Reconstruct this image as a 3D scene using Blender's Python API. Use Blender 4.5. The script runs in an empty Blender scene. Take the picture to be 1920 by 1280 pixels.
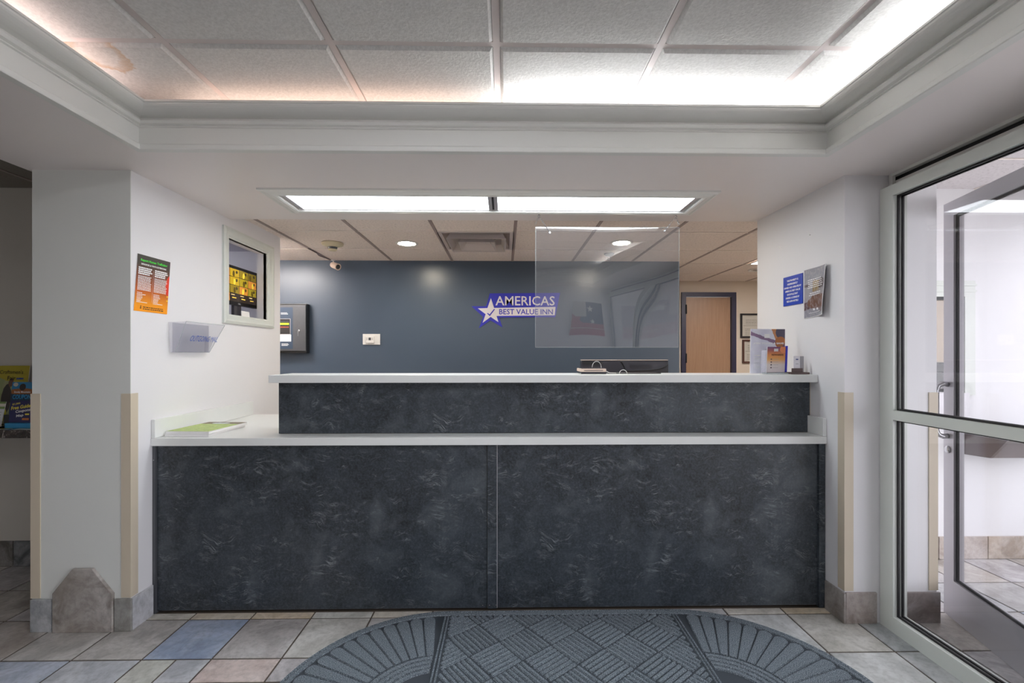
import bpy, bmesh, math, random
from mathutils import Vector, Matrix
R = random.Random(7)
SC = bpy.context.scene
COL = SC.collection

# ------------------------------------------------------------------ camera
FPX, HC, YH, TH = 853.0, 1.35, 664.0, math.radians(.94)
cam_d = bpy.data.cameras.new('camera'); cam = bpy.data.objects.new('camera', cam_d); COL.objects.link(cam)
cam_d.sensor_width = 36; cam_d.lens = FPX / 1920 * 36
cam_d.shift_y = (YH - 640) / 1920
cam_d.clip_start = .02
cam.location = (0, 0, HC); cam.rotation_euler = (math.pi / 2, 0, -TH)
SC.camera = cam
# ------------------------------------------------------------------ world, daylight
w = bpy.data.worlds.new('world'); SC.world = w; w.use_nodes = True
w.node_tree.nodes['Background'].inputs[0].default_value = (.97, .97, 1.0, 1)
w.node_tree.nodes['Background'].inputs[1].default_value = 3.5
def portal(loc, rot, sx, sy):
    l = bpy.data.lights.new('window_portal', 'AREA'); l.shape = 'RECTANGLE'; l.size = sx; l.size_y = sy
    l.cycles.is_portal = True
    o = bpy.data.objects.new('window_portal', l); COL.objects.link(o); o.location = loc; o.rotation_euler = rot
portal((3.66, .45, 1.25), (0, math.pi / 2, 0), 2.4, 4.9)
# ------------------------------------------------------------------ exposure
vs = SC.view_settings
vs.view_transform = 'Standard'; vs.look = 'None'; vs.gamma = 1; vs.use_curve_mapping = False
vs.exposure = 0.95
try:
    SC.cycles.use_denoising = True
    SC.cycles.max_bounces = 10; SC.cycles.diffuse_bounces = 6; SC.cycles.transparent_max_bounces = 16
    SC.cycles.caustics_reflective = False; SC.cycles.caustics_refractive = False
    SC.cycles.sample_clamp_indirect = 6
except Exception: pass
LIGHT_PANEL, LIGHT_COVE, LIGHT_CAN = 5.8, 17.0, 120.0

# ------------------------------------------------------------------ photo pixel -> point on a known plane
_c, _s = math.cos(TH), math.sin(TH)
def ray(u, v):
    xc = (u - 960) / FPX
    return xc * _c + _s, _c - xc * _s, -(v - YH) / FPX
def fz(u, v, z):
    r = ray(u, v); t = (z - HC) / r[2]; return Vector((r[0] * t, r[1] * t, z))
def fy(u, v, y):
    r = ray(u, v); t = y / r[1]; return Vector((r[0] * t, y, HC + r[2] * t))
def fx(u, v, x):
    r = ray(u, v); t = x / r[0]; return Vector((x, r[1] * t, HC + r[2] * t))

# ------------------------------------------------------------------ materials
def lin(c):
    if isinstance(c, str):
        c = [int(c[i:i + 2], 16) for i in (0, 2, 4)]
    return tuple(((x / 255) / 12.92 if x / 255 <= .04045 else ((x / 255 + .055) / 1.055) ** 2.4) for x in c) + (1,)
class NT:
    def __init__(s, name):
        s.m = bpy.data.materials.new(name); s.m.use_nodes = True
        s.t = s.m.node_tree; s.p = s.t.nodes['Principled BSDF']
    def n(s, typ, **kw):
        nd = s.t.nodes.new(typ)
        for k, v in kw.items(): setattr(nd, k, v)
        return nd
    def l(s, a, b): s.t.links.new(a, b)
    def sv(s, sock, v): sock.default_value = v
    def coord(s, which='Object', scale=(1, 1, 1), rot=(0, 0, 0)):
        tc = s.n('ShaderNodeTexCoord'); mp = s.n('ShaderNodeMapping')
        s.l(tc.outputs[which], mp.inputs[0]); s.sv(mp.inputs['Scale'], scale); s.sv(mp.inputs['Rotation'], rot)
        return mp.outputs[0]
    def noise(s, vec, scale, detail=4, rough=.55, dist=0, **kw):
        nd = s.n('ShaderNodeTexNoise', **kw); s.l(vec, nd.inputs['Vector'])
        s.sv(nd.inputs['Scale'], scale); s.sv(nd.inputs['Detail'], detail); s.sv(nd.inputs['Roughness'], rough); s.sv(nd.inputs['Distortion'], dist)
        return nd.outputs[0]
    def ramp(s, fac, stops):
        nd = s.n('ShaderNodeValToRGB'); s.l(fac, nd.inputs[0]); e = nd.color_ramp.elements
        while len(e) < len(stops): e.new(.5)
        for el, (p, c) in zip(e, stops): el.position = p; el.color = c if len(c) == 4 else (*c, 1)
        return nd.outputs[0]
    def mix(s, fac, a, b, blend='MIX'):
        nd = s.n('ShaderNodeMix', data_type='RGBA', blend_type=blend)
        for sock, v in ((nd.inputs[0], fac), (nd.inputs[6], a), (nd.inputs[7], b)):
            if hasattr(v, 'default_value') or hasattr(v, 'links'): s.l(v, sock)
            else: s.sv(sock, v)
        return nd.outputs[2]
    def math(s, op, a, b=0.0, clamp=False):
        nd = s.n('ShaderNodeMath', operation=op, use_clamp=clamp)
        for sock, v in ((nd.inputs[0], a), (nd.inputs[1], b)):
            if hasattr(v, 'links'): s.l(v, sock)
            else: s.sv(sock, v)
        return nd.outputs[0]
    def bump(s, h, strength, dist=.002):
        nd = s.n('ShaderNodeBump'); s.l(h, nd.inputs['Height']); s.sv(nd.inputs['Strength'], strength); s.sv(nd.inputs['Distance'], dist)
        s.l(nd.outputs[0], s.p.inputs['Normal'])
    def base(s, v):
        if hasattr(v, 'links'): s.l(v, s.p.inputs['Base Color'])
        else: s.sv(s.p.inputs['Base Color'], v)
M = {}
def plain(name, col, rough=.5, metal=0, spec=.5, bump=None, emit=None, grain=None, coat=0):
    t = NT(name); c = lin(col)
    t.sv(t.p.inputs['Roughness'], rough); t.sv(t.p.inputs['Metallic'], metal); t.sv(t.p.inputs['Specular IOR Level'], spec)
    if coat: t.sv(t.p.inputs['Coat Weight'], coat)
    v = t.coord()
    n = t.noise(v, grain[0] if grain else 6, 4)
    a = grain[1] if grain else .06
    t.base(t.mix(n, tuple(x * (1 - a) for x in c[:3]) + (1,), tuple(min(1, x * (1 + a)) for x in c[:3]) + (1,)))
    if bump: t.bump(t.noise(v, bump[0], 3), bump[1], bump[2] if len(bump) > 2 else .002)
    if emit:
        t.sv(t.p.inputs['Emission Color'], lin(emit[0])); t.sv(t.p.inputs['Emission Strength'], emit[1])
    M[name] = t.m; return t.m
plain('wall_paint', 'e3e2e4', .55, bump=(130, .12, .001), grain=(1.3, .015))
plain('column_paint', 'd9dbd7', .5, bump=(130, .12, .001), grain=(1.3, .02))
plain('alcove_paint', 'ccc8c0', .6, bump=(130, .12, .001), grain=(1.5, .03))
plain('office_paint', 'cbbfb1', .6, bump=(130, .1, .001), grain=(1.5, .03))
plain('soffit_paint', 'e6dfdd', .38, bump=(60, .04, .001), grain=(1.2, .02))
plain('crown_paint', 'dcdcd8', .4, grain=(2, .02))
plain('blue_paint', '4a5768', .30, spec=.5, bump=(150, .30, .0016), grain=(1.2, .10))
plain('niche_paint', 'b9b8c2', .6)
plain('white_laminate', 'e2e4e2', .3, grain=(30, .02))
plain('cream_guard', 'cbbfab', .42, grain=(4, .03))
plain('frame_white', 'd4d8d2', .35, grain=(4, .02))
plain('alu', 'b7b4b8', .38, metal=.35, grain=(6, .04))
plain('steel', 'c9c9cc', .25, metal=1)
plain('gasket', '1c1a1c', .6)
plain('tee_white', 'c9c0be', .5)
plain('tee_brown', '9c8c88', .5)
plain('tee_thin', 'f6ece4', .5)
plain('black_plastic', '17171a', .35)
plain('dark_plastic', '35333a', .22, coat=.5)
plain('grey_metal', '55575c', .4, metal=.3, grain=(40, .08))
plain('white_plastic', 'e4e2e0', .4)
plain('cream_plastic', 'cfc5aa', .5)
plain('cream_pink', 'd9c3b4', .5)
plain('paper', 'ecebea', .7)
plain('ink_white', 'f2f2f2', .6)
plain('ink_black', '141414', .6)
plain('ink_green', '4ce04a', .6)
plain('ink_blue', '2a4fa6', .6)
plain('logo_blue', '3234b8', .5)
plain('logo_white', 'e6e2e6', .5)
plain('ink_yellow', 'f2e25a', .6)
plain('ink_orange', 'd9854a', .6)
plain('ink_lightblue', '3fa0d8', .6)
plain('ink_navy', '1d1f55', .6)
plain('brown_laminate', '5a4a48', .4, grain=(20, .15))
plain('navy_frame', '2b2b44', .45)
plain('black_frame', '1d1a1e', .4)
plain('brown_frame', '4a2b22', .4)
plain('concrete', 'b9b7b2', .8, grain=(3, .1))
plain('roofing', '777777', .9)
plain('grout', '5a5148', .85, grain=(40, .1))
plain('plenum', '3a3a3c', .8)
plain('led_green', '9fd02a', .4, emit=('9fd02a', .35))
plain('key_red', 'b0503f', .4)
plain('office_carpet', 'cfc6b8', .9, grain=(60, .2))
plain('desk_laminate', 'a8927c', .5)
for nm, col, st in (('lens_light', 'f4faff', LIGHT_PANEL), ('office_fill_light', 'fff8f2', 20.0), ('niche_fill_light', 'f2f2ff', 9.0), ('lobby_fill_light', 'f6f8ff', 9.5), ('can_light', 'fff2dc', LIGHT_CAN), ('tube_cool', 'fbfdff', LIGHT_COVE * 1.9), ('tube_warm', 'ffe6d8', LIGHT_COVE * .22), ('tube_pink', 'ffece8', LIGHT_COVE * .28)):
    t = NT(nm); t.base(lin(col)); t.sv(t.p.inputs['Emission Color'], lin(col)); t.sv(t.p.inputs['Emission Strength'], st); M[nm] = t.m

def glassy(name, tint, refl, haze=0.0, ior=1.5, rough=0.0, hazecol='ffffff'):
    t = NT(name); t.t.nodes.remove(t.p)
    tr = t.n('ShaderNodeBsdfTransparent'); t.sv(tr.inputs[0], lin(tint))
    gl = t.n('ShaderNodeBsdfGlossy'); t.sv(gl.inputs['Roughness'], rough)
    lw = t.n('ShaderNodeLayerWeight')           # Schlick, the same from both sides of the sheet
    k = t.math('MULTIPLY', t.math('ADD', .04, t.math('MULTIPLY', t.math('POWER', lw.outputs['Facing'], 5.0), .96)), refl, True)
    mx = t.n('ShaderNodeMixShader'); t.l(k, mx.inputs[0]); t.l(tr.outputs[0], mx.inputs[1]); t.l(gl.outputs[0], mx.inputs[2])
    out = mx.outputs[0]
    if haze:
        df = t.n('ShaderNodeBsdfDiffuse'); t.sv(df.inputs[0], lin(hazecol))
        m2 = t.n('ShaderNodeMixShader'); t.sv(m2.inputs[0], haze); t.l(out, m2.inputs[1]); t.l(df.outputs[0], m2.inputs[2]); out = m2.outputs[0]
    t.l(out, t.t.nodes['Material Output'].inputs[0]); M[name] = t.m
glassy('glass', 'fafafb', 1.0)
glassy('acrylic', 'f6f6f8', 2.3, .02)
glassy('acrylic_clear', 'f8f8fa', 1.0, .035, hazecol='e4e4e8')
glassy('acrylic_edge', 'e4ecec', 1.5, .35, hazecol='e4eaea')

def mat_slate():
    t = NT('slate_laminate'); v = t.coord()
    n1 = t.noise(v, 2.2, 6, .6, 1.2)
    n2 = t.noise(v, 14, 8, .7, 2.2)
    base = t.mix(t.ramp(n1, [(.30, (0, 0, 0)), (.72, (1, 1, 1))]), lin('0b0e12'), lin('383e45'))
    base = t.mix(t.ramp(n2, [(.42, (0, 0, 0)), (.85, (.8, .8, .8))]), base, lin('454c54'))
    streaks = []
    warp = t.n('ShaderNodeTexNoise'); t.l(v, warp.inputs['Vector']); t.sv(warp.inputs['Scale'], 6.0); t.sv(warp.inputs['Detail'], 2.0)
    sub = t.n('ShaderNodeVectorMath', operation='SUBTRACT'); t.l(warp.outputs['Color'], sub.inputs[0]); t.sv(sub.inputs[1], (.5, .5, .5))
    scl = t.n('ShaderNodeVectorMath', operation='SCALE'); t.l(sub.outputs[0], scl.inputs[0]); t.sv(scl.inputs['Scale'], .16)
    wv_ = t.n('ShaderNodeVectorMath', operation='ADD'); t.l(v, wv_.inputs[0]); t.l(scl.outputs[0], wv_.inputs[1])
    for rot, off, sc in (((0, -.75, 0), 3.1, 1.0), ((0, .35, 0), 9.7, 1.3), ((0, -1.35, 0), 17.2, .8)):
        mp = t.n('ShaderNodeMapping'); t.l(wv_.outputs[0], mp.inputs[0])
        t.sv(mp.inputs['Rotation'], rot); t.sv(mp.inputs['Location'], (off, off, off)); t.sv(mp.inputs['Scale'], (6 * sc, 6 * sc, 30 * sc))
        s1 = t.noise(mp.outputs[0], 1.4, 4, .6, .6)
        line = t.math('SUBTRACT', 1.0, t.math('MULTIPLY', t.math('ABSOLUTE', t.math('SUBTRACT', s1, .56)), 30), True)
        g2 = t.n('ShaderNodeMapping'); t.l(v, g2.inputs[0]); t.sv(g2.inputs['Location'], (off, off, off))
        gate = t.ramp(t.noise(g2.outputs[0], 7.5, 3, .6, .4), [(.55, (0, 0, 0)), (.74, (1, 1, 1))])
        streaks.append(t.math('MULTIPLY', line, gate))
    st = t.math('MULTIPLY', t.math('MAXIMUM', t.math('MAXIMUM', streaks[0], streaks[1]), streaks[2]), .45)
    base = t.mix(st, base, lin('c2c8cc'))
    clouds = t.ramp(t.noise(v, 5.5, 3, .5, .8), [(.52, (0, 0, 0)), (.78, (1, 1, 1))])
    base = t.mix(t.math('MULTIPLY', clouds, .30), base, lin('7c848a'))
    fine = t.noise(v, 90, 5, .7, .5)
    base = t.mix(t.math('MULTIPLY', t.ramp(fine, [(.45, (0, 0, 0)), (.8, (1, 1, 1))]), .5), base, lin('667078'))
    t.base(base); t.sv(t.p.inputs['Roughness'], .34)
    t.bump(n2, .12, .002); M['slate'] = t.m
mat_slate()
def mat_tile(name, use_obj=True, col='9a938c', rough=.42):
    t = NT(name); v = t.coord('Object')
    if use_obj:
        oi = t.n('ShaderNodeObjectInfo'); src = oi.outputs['Color']
        add = t.n('ShaderNodeVectorMath', operation='ADD'); t.l(v, add.inputs[0]); t.l(oi.outputs['Location'], add.inputs[1]); v = add.outputs[0]
    else:
        rgb = t.n('ShaderNodeRGB'); rgb.outputs[0].default_value = lin(col); src = rgb.outputs[0]
    n1 = t.noise(v, 6, 8, .66, .9); n2 = t.noise(v, 5, 3, .5, .6); n3 = t.noise(v, 40, 6, .65)
    a = t.mix(t.ramp(n1, [(.38, (0, 0, 0)), (.62, (1, 1, 1))]), t.mix(.30, src, (.03, .03, .03, 1)), t.mix(.30, src, (.85, .85, .85, 1)))
    a = t.mix(t.ramp(n2, [(.42, (0, 0, 0)), (.72, (.75, .75, .75))]), a, src)
    a = t.mix(t.math('MULTIPLY', t.ramp(n3, [(.45, (0, 0, 0)), (.75, (1, 1, 1))]), .35), a, (.08, .072, .065, 1))
    t.base(a); t.sv(t.p.inputs['Roughness'], rough)
    t.bump(t.math('ADD', n1, t.math('MULTIPLY', n3, .4)), .35, .006); M[name] = t.m
mat_tile('tile')
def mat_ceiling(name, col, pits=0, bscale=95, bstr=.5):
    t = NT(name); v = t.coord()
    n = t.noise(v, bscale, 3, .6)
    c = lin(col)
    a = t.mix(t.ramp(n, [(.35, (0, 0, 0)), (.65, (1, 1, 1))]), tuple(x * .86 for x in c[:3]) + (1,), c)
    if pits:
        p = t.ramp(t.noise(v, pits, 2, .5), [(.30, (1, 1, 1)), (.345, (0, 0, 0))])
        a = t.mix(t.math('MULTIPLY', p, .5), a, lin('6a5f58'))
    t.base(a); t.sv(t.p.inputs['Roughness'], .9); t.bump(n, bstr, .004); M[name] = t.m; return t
mat_ceiling('ceil_tray', 'd2d2d0')
mat_ceiling('ceil_office', 'efe3dc', pits=70, bscale=60, bstr=.2)
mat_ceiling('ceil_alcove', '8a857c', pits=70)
mat_ceiling('ceil_vest', 'd6d0d2', pits=60, bscale=60, bstr=.2)
def mat_stain():
    t = mat_ceiling('ceil_stained', 'd2d2d0')
    src = t.p.inputs['Base Color'].links[0].from_socket
    v = t.coord()
    tc = t.n('ShaderNodeTexCoord'); d = t.n('ShaderNodeVectorMath', operation='DISTANCE'); t.l(tc.outputs['Object'], d.inputs[0]); t.sv(d.inputs[1], (-.02, -.20, 0))
    f = t.math('ADD', d.outputs['Value'], t.math('MULTIPLY', t.math('SUBTRACT', t.noise(v, 14, 4, .6), .5), .12))
    inside = t.ramp(f, [(.06, (.12, .12, .12)), (.095, (.8, .8, .8)), (.103, (0, 0, 0))])
    t.base(t.mix(t.math('MULTIPLY', inside, .7), src, lin('b98d52')))
mat_stain()
def mat_mat():
    t = NT('mat_fibre'); v = t.coord()
    n = t.noise(v, 330, 2, .6); n2 = t.noise(v, 4, 2)
    a = t.ramp(n, [(.34, lin('414950')), (.52, lin('6e7880')), (.70, lin('b2bcc2'))])
    a = t.mix(t.math('MULTIPLY', n2, .15), a, lin('2c3a48'))
    t.base(a); t.sv(t.p.inputs['Roughness'], .95); t.sv(t.p.inputs['Specular IOR Level'], .15)
    t.bump(n, .8, .004); M['mat'] = t.m
    u = NT('mat_groove_shade'); u.base(lin('363d44')); u.sv(u.p.inputs['Roughness'], .8); M['mat_groove_shade'] = u.m  # backing darker than the fibre: groove shade put into its colour
mat_mat()
def mat_wood():
    t = NT('door_wood'); v = t.coord('Object', (22, 22, 1.1))
    n = t.noise(v, 2.2, 6, .65, .8); n2 = t.noise(t.coord('Object', (90, 90, 3)), 2, 3)
    a = t.mix(n, lin('8d6c52'), lin('b8957a')); a = t.mix(t.math('MULTIPLY', n2, .3), a, lin('7c5c46'))
    t.base(a); t.sv(t.p.inputs['Roughness'], .4); M['wood'] = t.m
mat_wood()
def mat_dark_marble():
    t = NT('dark_marble'); v = t.coord()
    n = t.noise(v, 18, 6, .6, 1.5)
    t.base(t.ramp(n, [(.42, lin('2a2220')), (.56, lin('453a36')), (.62, lin('b5aba4')), (.66, lin('3a302c'))])); t.sv(t.p.inputs['Roughness'], .25); M['dark_marble'] = t.m
mat_dark_marble()
def printed(name, layers, base='ffffff', rough=.45, emit=0, wobble=0.0, grain=0.0):
    """flat print on a sheet, laid out in the sheet's own UV square"""
    t = NT(name); tc = t.n('ShaderNodeTexCoord'); uv = tc.outputs['UV']
    if wobble:
        nz = t.n('ShaderNodeTexNoise'); t.l(uv, nz.inputs['Vector']); t.sv(nz.inputs['Scale'], 9.0)
        sb = t.n('ShaderNodeVectorMath', operation='SUBTRACT'); t.l(nz.outputs['Color'], sb.inputs[0]); t.sv(sb.inputs[1], (.5, .5, .5))
        sc = t.n('ShaderNodeVectorMath', operation='SCALE'); t.l(sb.outputs[0], sc.inputs[0]); t.sv(sc.inputs['Scale'], wobble)
        ad = t.n('ShaderNodeVectorMath', operation='ADD'); t.l(uv, ad.inputs[0]); t.l(sc.outputs[0], ad.inputs[1]); uv = ad.outputs[0]
    sp = t.n('ShaderNodeSeparateXYZ'); t.l(uv, sp.inputs[0]); X, Y = sp.outputs[0], sp.outputs[1]
    col = lin(base)
    for L in layers:
        if L[0] == 'grad':
            col = t.ramp(Y if L[1] == 'v' else X, [(p, lin(c)) for p, c in L[2]]); continue
        if L[0] == 'rect':
            _, u0, v0, u1, v1, c = L
            m = t.math('MULTIPLY', t.math('MULTIPLY', t.math('GREATER_THAN', X, u0), t.math('LESS_THAN', X, u1)), t.math('MULTIPLY', t.math('GREATER_THAN', Y, v0), t.math('LESS_THAN', Y, v1)))
        elif L[0] == 'ell':
            _, cu, cv, ru, rv, c = L
            a = t.math('DIVIDE', t.math('SUBTRACT', X, cu), ru); b = t.math('DIVIDE', t.math('SUBTRACT', Y, cv), rv)
            m = t.math('LESS_THAN', t.math('ADD', t.math('MULTIPLY', a, a), t.math('MULTIPLY', b, b)), 1.0)
        elif L[0] == 'half':      # a*u + b*v > c
            _, a, b, k, c = L
            m = t.math('GREATER_THAN', t.math('ADD', t.math('MULTIPLY', X, a), t.math('MULTIPLY', Y, b)), k)
        elif L[0] == 'noise':
            _, sc_, lo, hi, amt, c = L
            nn = t.n('ShaderNodeTexNoise'); t.l(uv, nn.inputs['Vector']); t.sv(nn.inputs['Scale'], sc_)
            m = t.math('MULTIPLY', t.ramp(nn.outputs[0], [(lo, (0, 0, 0)), (hi, (1, 1, 1))]), amt)
        elif L[0] == 'band':      # k0 < a*u+b*v < k1 inside u range
            _, a, b, k0, k1, u0, u1, c = L
            e = t.math('ADD', t.math('MULTIPLY', X, a), t.math('MULTIPLY', Y, b))
            m = t.math('MULTIPLY', t.math('MULTIPLY', t.math('GREATER_THAN', e, k0), t.math('LESS_THAN', e, k1)), t.math('MULTIPLY', t.math('GREATER_THAN', X, u0), t.math('LESS_THAN', X, u1)))
        col = t.mix(m, col, lin(c))
    t.base(col); t.sv(t.p.inputs['Roughness'], rough)
    if emit:
        if hasattr(col, 'links'): t.l(col, t.p.inputs['Emission Color'])
        else: t.sv(t.p.inputs['Emission Color'], col)
        t.sv(t.p.inputs['Emission Strength'], emit)
    M[name] = t.m; return t.m

# ------------------------------------------------------------------ object helpers
ORG = {}
def world_org(o): return ORG.get(o.name, Vector((0, 0, 0)))
def tag(o, label=None, cat=None, group=None, kind=None):
    if label: o['label'] = label
    if cat: o['category'] = cat
    if group: o['group'] = group
    if kind: o['kind'] = kind
    return o
def thing(name, label, cat, loc, group=None):
    o = bpy.data.objects.new(name, None); COL.objects.link(o); o.empty_display_size = .05
    o.location = loc; ORG[o.name] = Vector(loc); return tag(o, label, cat, group)
def obj(name, me, org, parent=None, label=None, cat=None, group=None, kind=None):
    o = bpy.data.objects.new(name, me); COL.objects.link(o); ORG[o.name] = Vector(org)
    if parent: o.parent = parent; o.location = Vector(org) - world_org(parent)
    else: o.location = org
    return tag(o, label, cat, group, kind)
def mesh_obj(name, verts, faces, mat, parent=None, smooth=False, uvs=None, mats=None, fmat=None, bevel=0, **kw):
    """verts in world coordinates; origin goes to the bounding-box centre"""
    vs_ = [Vector(v) for v in verts]
    lo = Vector([min(v[i] for v in vs_) for i in range(3)]); hi = Vector([max(v[i] for v in vs_) for i in range(3)]); c = (lo + hi) / 2
    me = bpy.data.meshes.new(name); me.from_pydata([v - c for v in vs_], [], faces)
    for m in (mats or [mat]): me.materials.append(M[m] if isinstance(m, str) else m)
    if fmat:
        for p, k in zip(me.polygons, fmat): p.material_index = k
    if uvs:
        ul = me.uv_layers.new(name='UVMap')
        for p in me.polygons:
            for li, vi in zip(p.loop_indices, p.vertices): ul.data[li].uv = uvs[vi]
    b = bmesh.new(); b.from_mesh(me); bmesh.ops.recalc_face_normals(b, faces=b.faces)
    if bevel: bmesh.ops.bevel(b, geom=list(b.edges), offset=bevel, segments=2, profile=.6, affect='EDGES')
    b.to_mesh(me); b.free()
    if smooth: me.polygons.foreach_set('use_smooth', [True] * len(me.polygons))
    return obj(name, me, c, parent, **kw)
BF = [(0, 3, 2, 1), (4, 5, 6, 7), (0, 1, 5, 4), (1, 2, 6, 5), (2, 3, 7, 6), (3, 0, 4, 7)]
class MB:
    def __init__(s): s.v = []; s.f = []
    def add(s, v, f):
        k = len(s.v); s.v += [Vector(p) for p in v]; s.f += [tuple(i + k for i in q) for q in f]; return s
    def box(s, x0, y0, z0, x1, y1, z1):
        return s.add([(x0, y0, z0), (x1, y0, z0), (x1, y1, z0), (x0, y1, z0), (x0, y0, z1), (x1, y0, z1), (x1, y1, z1), (x0, y1, z1)], BF)
    def hexa(s, pts): return s.add(pts, BF)
    def prism(s, poly, d):
        n = len(poly); a = [Vector(p) for p in poly]; b = [p + Vector(d) for p in a]
        return s.add(a + b, [tuple(range(n))[::-1], tuple(range(n, 2 * n))] + [(i, (i + 1) % n, n + (i + 1) % n, n + i) for i in range(n)])
    def lathe(s, c, axis, prof, seg=20):
        """prof: list of (radius, height along axis)"""
        ax = Vector(axis).normalized(); t = Vector((1, 0, 0)) if abs(ax.x) < .9 else Vector((0, 1, 0)); e1 = ax.cross(t).normalized(); e2 = ax.cross(e1)
        k = len(s.v); c = Vector(c)
        for r, h in prof:
            for i in range(seg):
                a = 2 * math.pi * i / seg; s.v.append(c + ax * h + (e1 * math.cos(a) + e2 * math.sin(a)) * max(r, 1e-4))
        for j in range(len(prof) - 1):
            for i in range(seg):
                i2 = (i + 1) % seg; s.f.append((k + j * seg + i, k + j * seg + i2, k + (j + 1) * seg + i2, k + (j + 1) * seg + i))
        s.f.append(tuple(k + i for i in range(seg))[::-1]); s.f.append(tuple(k + (len(prof) - 1) * seg + i for i in range(seg)))
        return s
    def tube(s, pts, r, seg=8, closed=False):
        pts = [Vector(p) for p in pts]; n = len(pts); k = len(s.v); prev = None
        for i, p in enumerate(pts):
            d = (pts[(i + 1) % n] - pts[i - 1]) if closed else (pts[min(i + 1, n - 1)] - pts[max(i - 1, 0)])
            d.normalize()
            if prev is None:
                t = Vector((0, 0, 1)) if abs(d.z) < .9 else Vector((1, 0, 0)); e1 = d.cross(t).normalized()
            else: e1 = (prev - d * prev.dot(d)).normalized()
            prev = e1; e2 = d.cross(e1)
            for j in range(seg):
                a = 2 * math.pi * j / seg; s.v.append(p + (e1 * math.cos(a) + e2 * math.sin(a)) * r)
        m = n if closed else n - 1
        for i in range(m):
            for j in range(seg):
                j2 = (j + 1) % seg; i2 = (i + 1) % n
                s.f.append((k + i * seg + j, k + i * seg + j2, k + i2 * seg + j2, k + i2 * seg + j))
        if not closed: s.f.append(tuple(k + j for j in range(seg))[::-1]); s.f.append(tuple(k + (n - 1) * seg + j for j in range(seg)))
        return s
    def build(s, name, mat, parent=None, **kw): return mesh_obj(name, s.v, s.f, mat, parent, **kw)
def box(name, a, b, mat, parent=None, bevel=0, **kw):
    return MB().box(*a, *b).build(name, mat, parent, bevel=bevel, **kw)
def struct(name, mb, mat, parent=None, label=None, cat=None, **kw):
    return mb.build(name, mat, parent, label=label, cat=cat, kind=None if parent else 'structure', **kw)

class Frame:
    """a sheet's own plane: origin at lower left, ex to the reader's right, ey up, n towards the reader"""
    def __init__(s, o, ex, ey, n=None):
        s.o = Vector(o); s.ex = Vector(ex).normalized(); s.ey = Vector(ey).normalized(); s.n = Vector(n).normalized() if n else s.ex.cross(s.ey)
    def p(s, a, b, o=0): return s.o + s.ex * a + s.ey * b + s.n * o
def card(name, fr, w_, h_, mat, parent=None, th=.001, back='paper', **kw):
    v = [fr.p(0, 0, 0), fr.p(w_, 0, 0), fr.p(w_, h_, 0), fr.p(0, h_, 0), fr.p(0, 0, th), fr.p(w_, 0, th), fr.p(w_, h_, th), fr.p(0, h_, th)]
    return mesh_obj(name, v, BF, None, parent, uvs=[(0, 0), (1, 0), (1, 1), (0, 1)] * 2, mats=[back, mat], fmat=[0, 1, 0, 0, 0, 0], **kw)
def flat_rects(name, fr, rects, mat, parent, off=.0015):
    mb = MB()
    for a, b, c, d in rects: mb.add([fr.p(a, b, off), fr.p(c, b, off), fr.p(c, d, off), fr.p(a, d, off)], [(0, 1, 2, 3)])
    return mb.build(name, mat, parent)
_tc = {}
def text_geo(s, bold=0, shear=0, res=2):
    key = (s, bold, shear)
    if key in _tc: return _tc[key]
    cu = bpy.data.curves.new('t', 'FONT'); cu.body = s; cu.size = 1; cu.align_x = 'LEFT'; cu.offset = bold; cu.shear = shear; cu.resolution_u = res; cu.fill_mode = 'FRONT'
    o = bpy.data.objects.new('t', cu); COL.objects.link(o)
    dg = bpy.context.evaluated_depsgraph_get(); ev = o.evaluated_get(dg); me = ev.to_mesh()
    v = [(p.co.x, p.co.y) for p in me.vertices]; f = [tuple(p.vertices) for p in me.polygons]
    ev.to_mesh_clear(); bpy.data.objects.remove(o); bpy.data.curves.remove(cu)
    _tc[key] = (v, f); return v, f
def text(name, s, fr, x0, y0, wid, hei, mat, parent, off=.0018, bold=0, shear=0, slant=0, **kw):
    """fit the string into a box wid x hei whose lower left is (x0, y0) in the frame"""
    v, f = text_geo(s, bold, shear)
    xs = [p[0] for p in v]; ys = [p[1] for p in v]; lx, ly = min(xs), min(ys); sx = wid / (max(xs) - lx); sy = hei / (max(ys) - ly)
    return mesh_obj(name, [fr.p(x0 + (a - lx) * sx, y0 + (b - ly) * sy + slant * (a - lx) * sx, off) for a, b in v], f, mat, parent, **kw)
def squiggles(fr, x0, y0, x1, y1, rows, R_, fill=.55, short=.35):
    out = []; h = (y1 - y0) / rows
    for i in range(rows):
        y = y1 - (i + 1) * h; e = x1 - (R_.random() * short) * (x1 - x0); x = x0
        while x < e:
            wv = R_.uniform(.04, .13) * (x1 - x0); out.append((x, y, min(x + wv, e), y + h * fill)); x += wv + .018 * (x1 - x0)
    return out

# ================================================================== SETTING
XL, XR, YC, YP = -1.83, 1.71, 2.26, 2.405       # side walls, column faces, counter front
ZS, ZT, ZO, YB, YD = 2.25, 2.49, 2.295, 4.63, 5.85
REAR = -2.0
# floors
fl = struct('floor', MB().box(-4.2, REAR, -.08, 3.75, 3.06, -.0045), 'grout', label='slate look ceramic tile floor of the lobby', cat='floor')
struct('floor_office', MB().box(-2.7, 3.06, -.08, 4.2, YD + .1, -.004), 'office_carpet', label='carpeted office floor behind the counter', cat='floor')
struct('ground_outside', MB().box(3.75, -7, -.12, 14, 9, -.03), 'concrete', label='pale concrete pavement outside the vestibule glass', cat='ground')
struct('roof', MB().box(-4.4, REAR - .15, 2.72, 3.85, YD + .2, 2.8), 'roofing', label='unseen flat roof slab added to block sky light', cat='roof')  # out of view, added to keep sky light from coming in above
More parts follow.
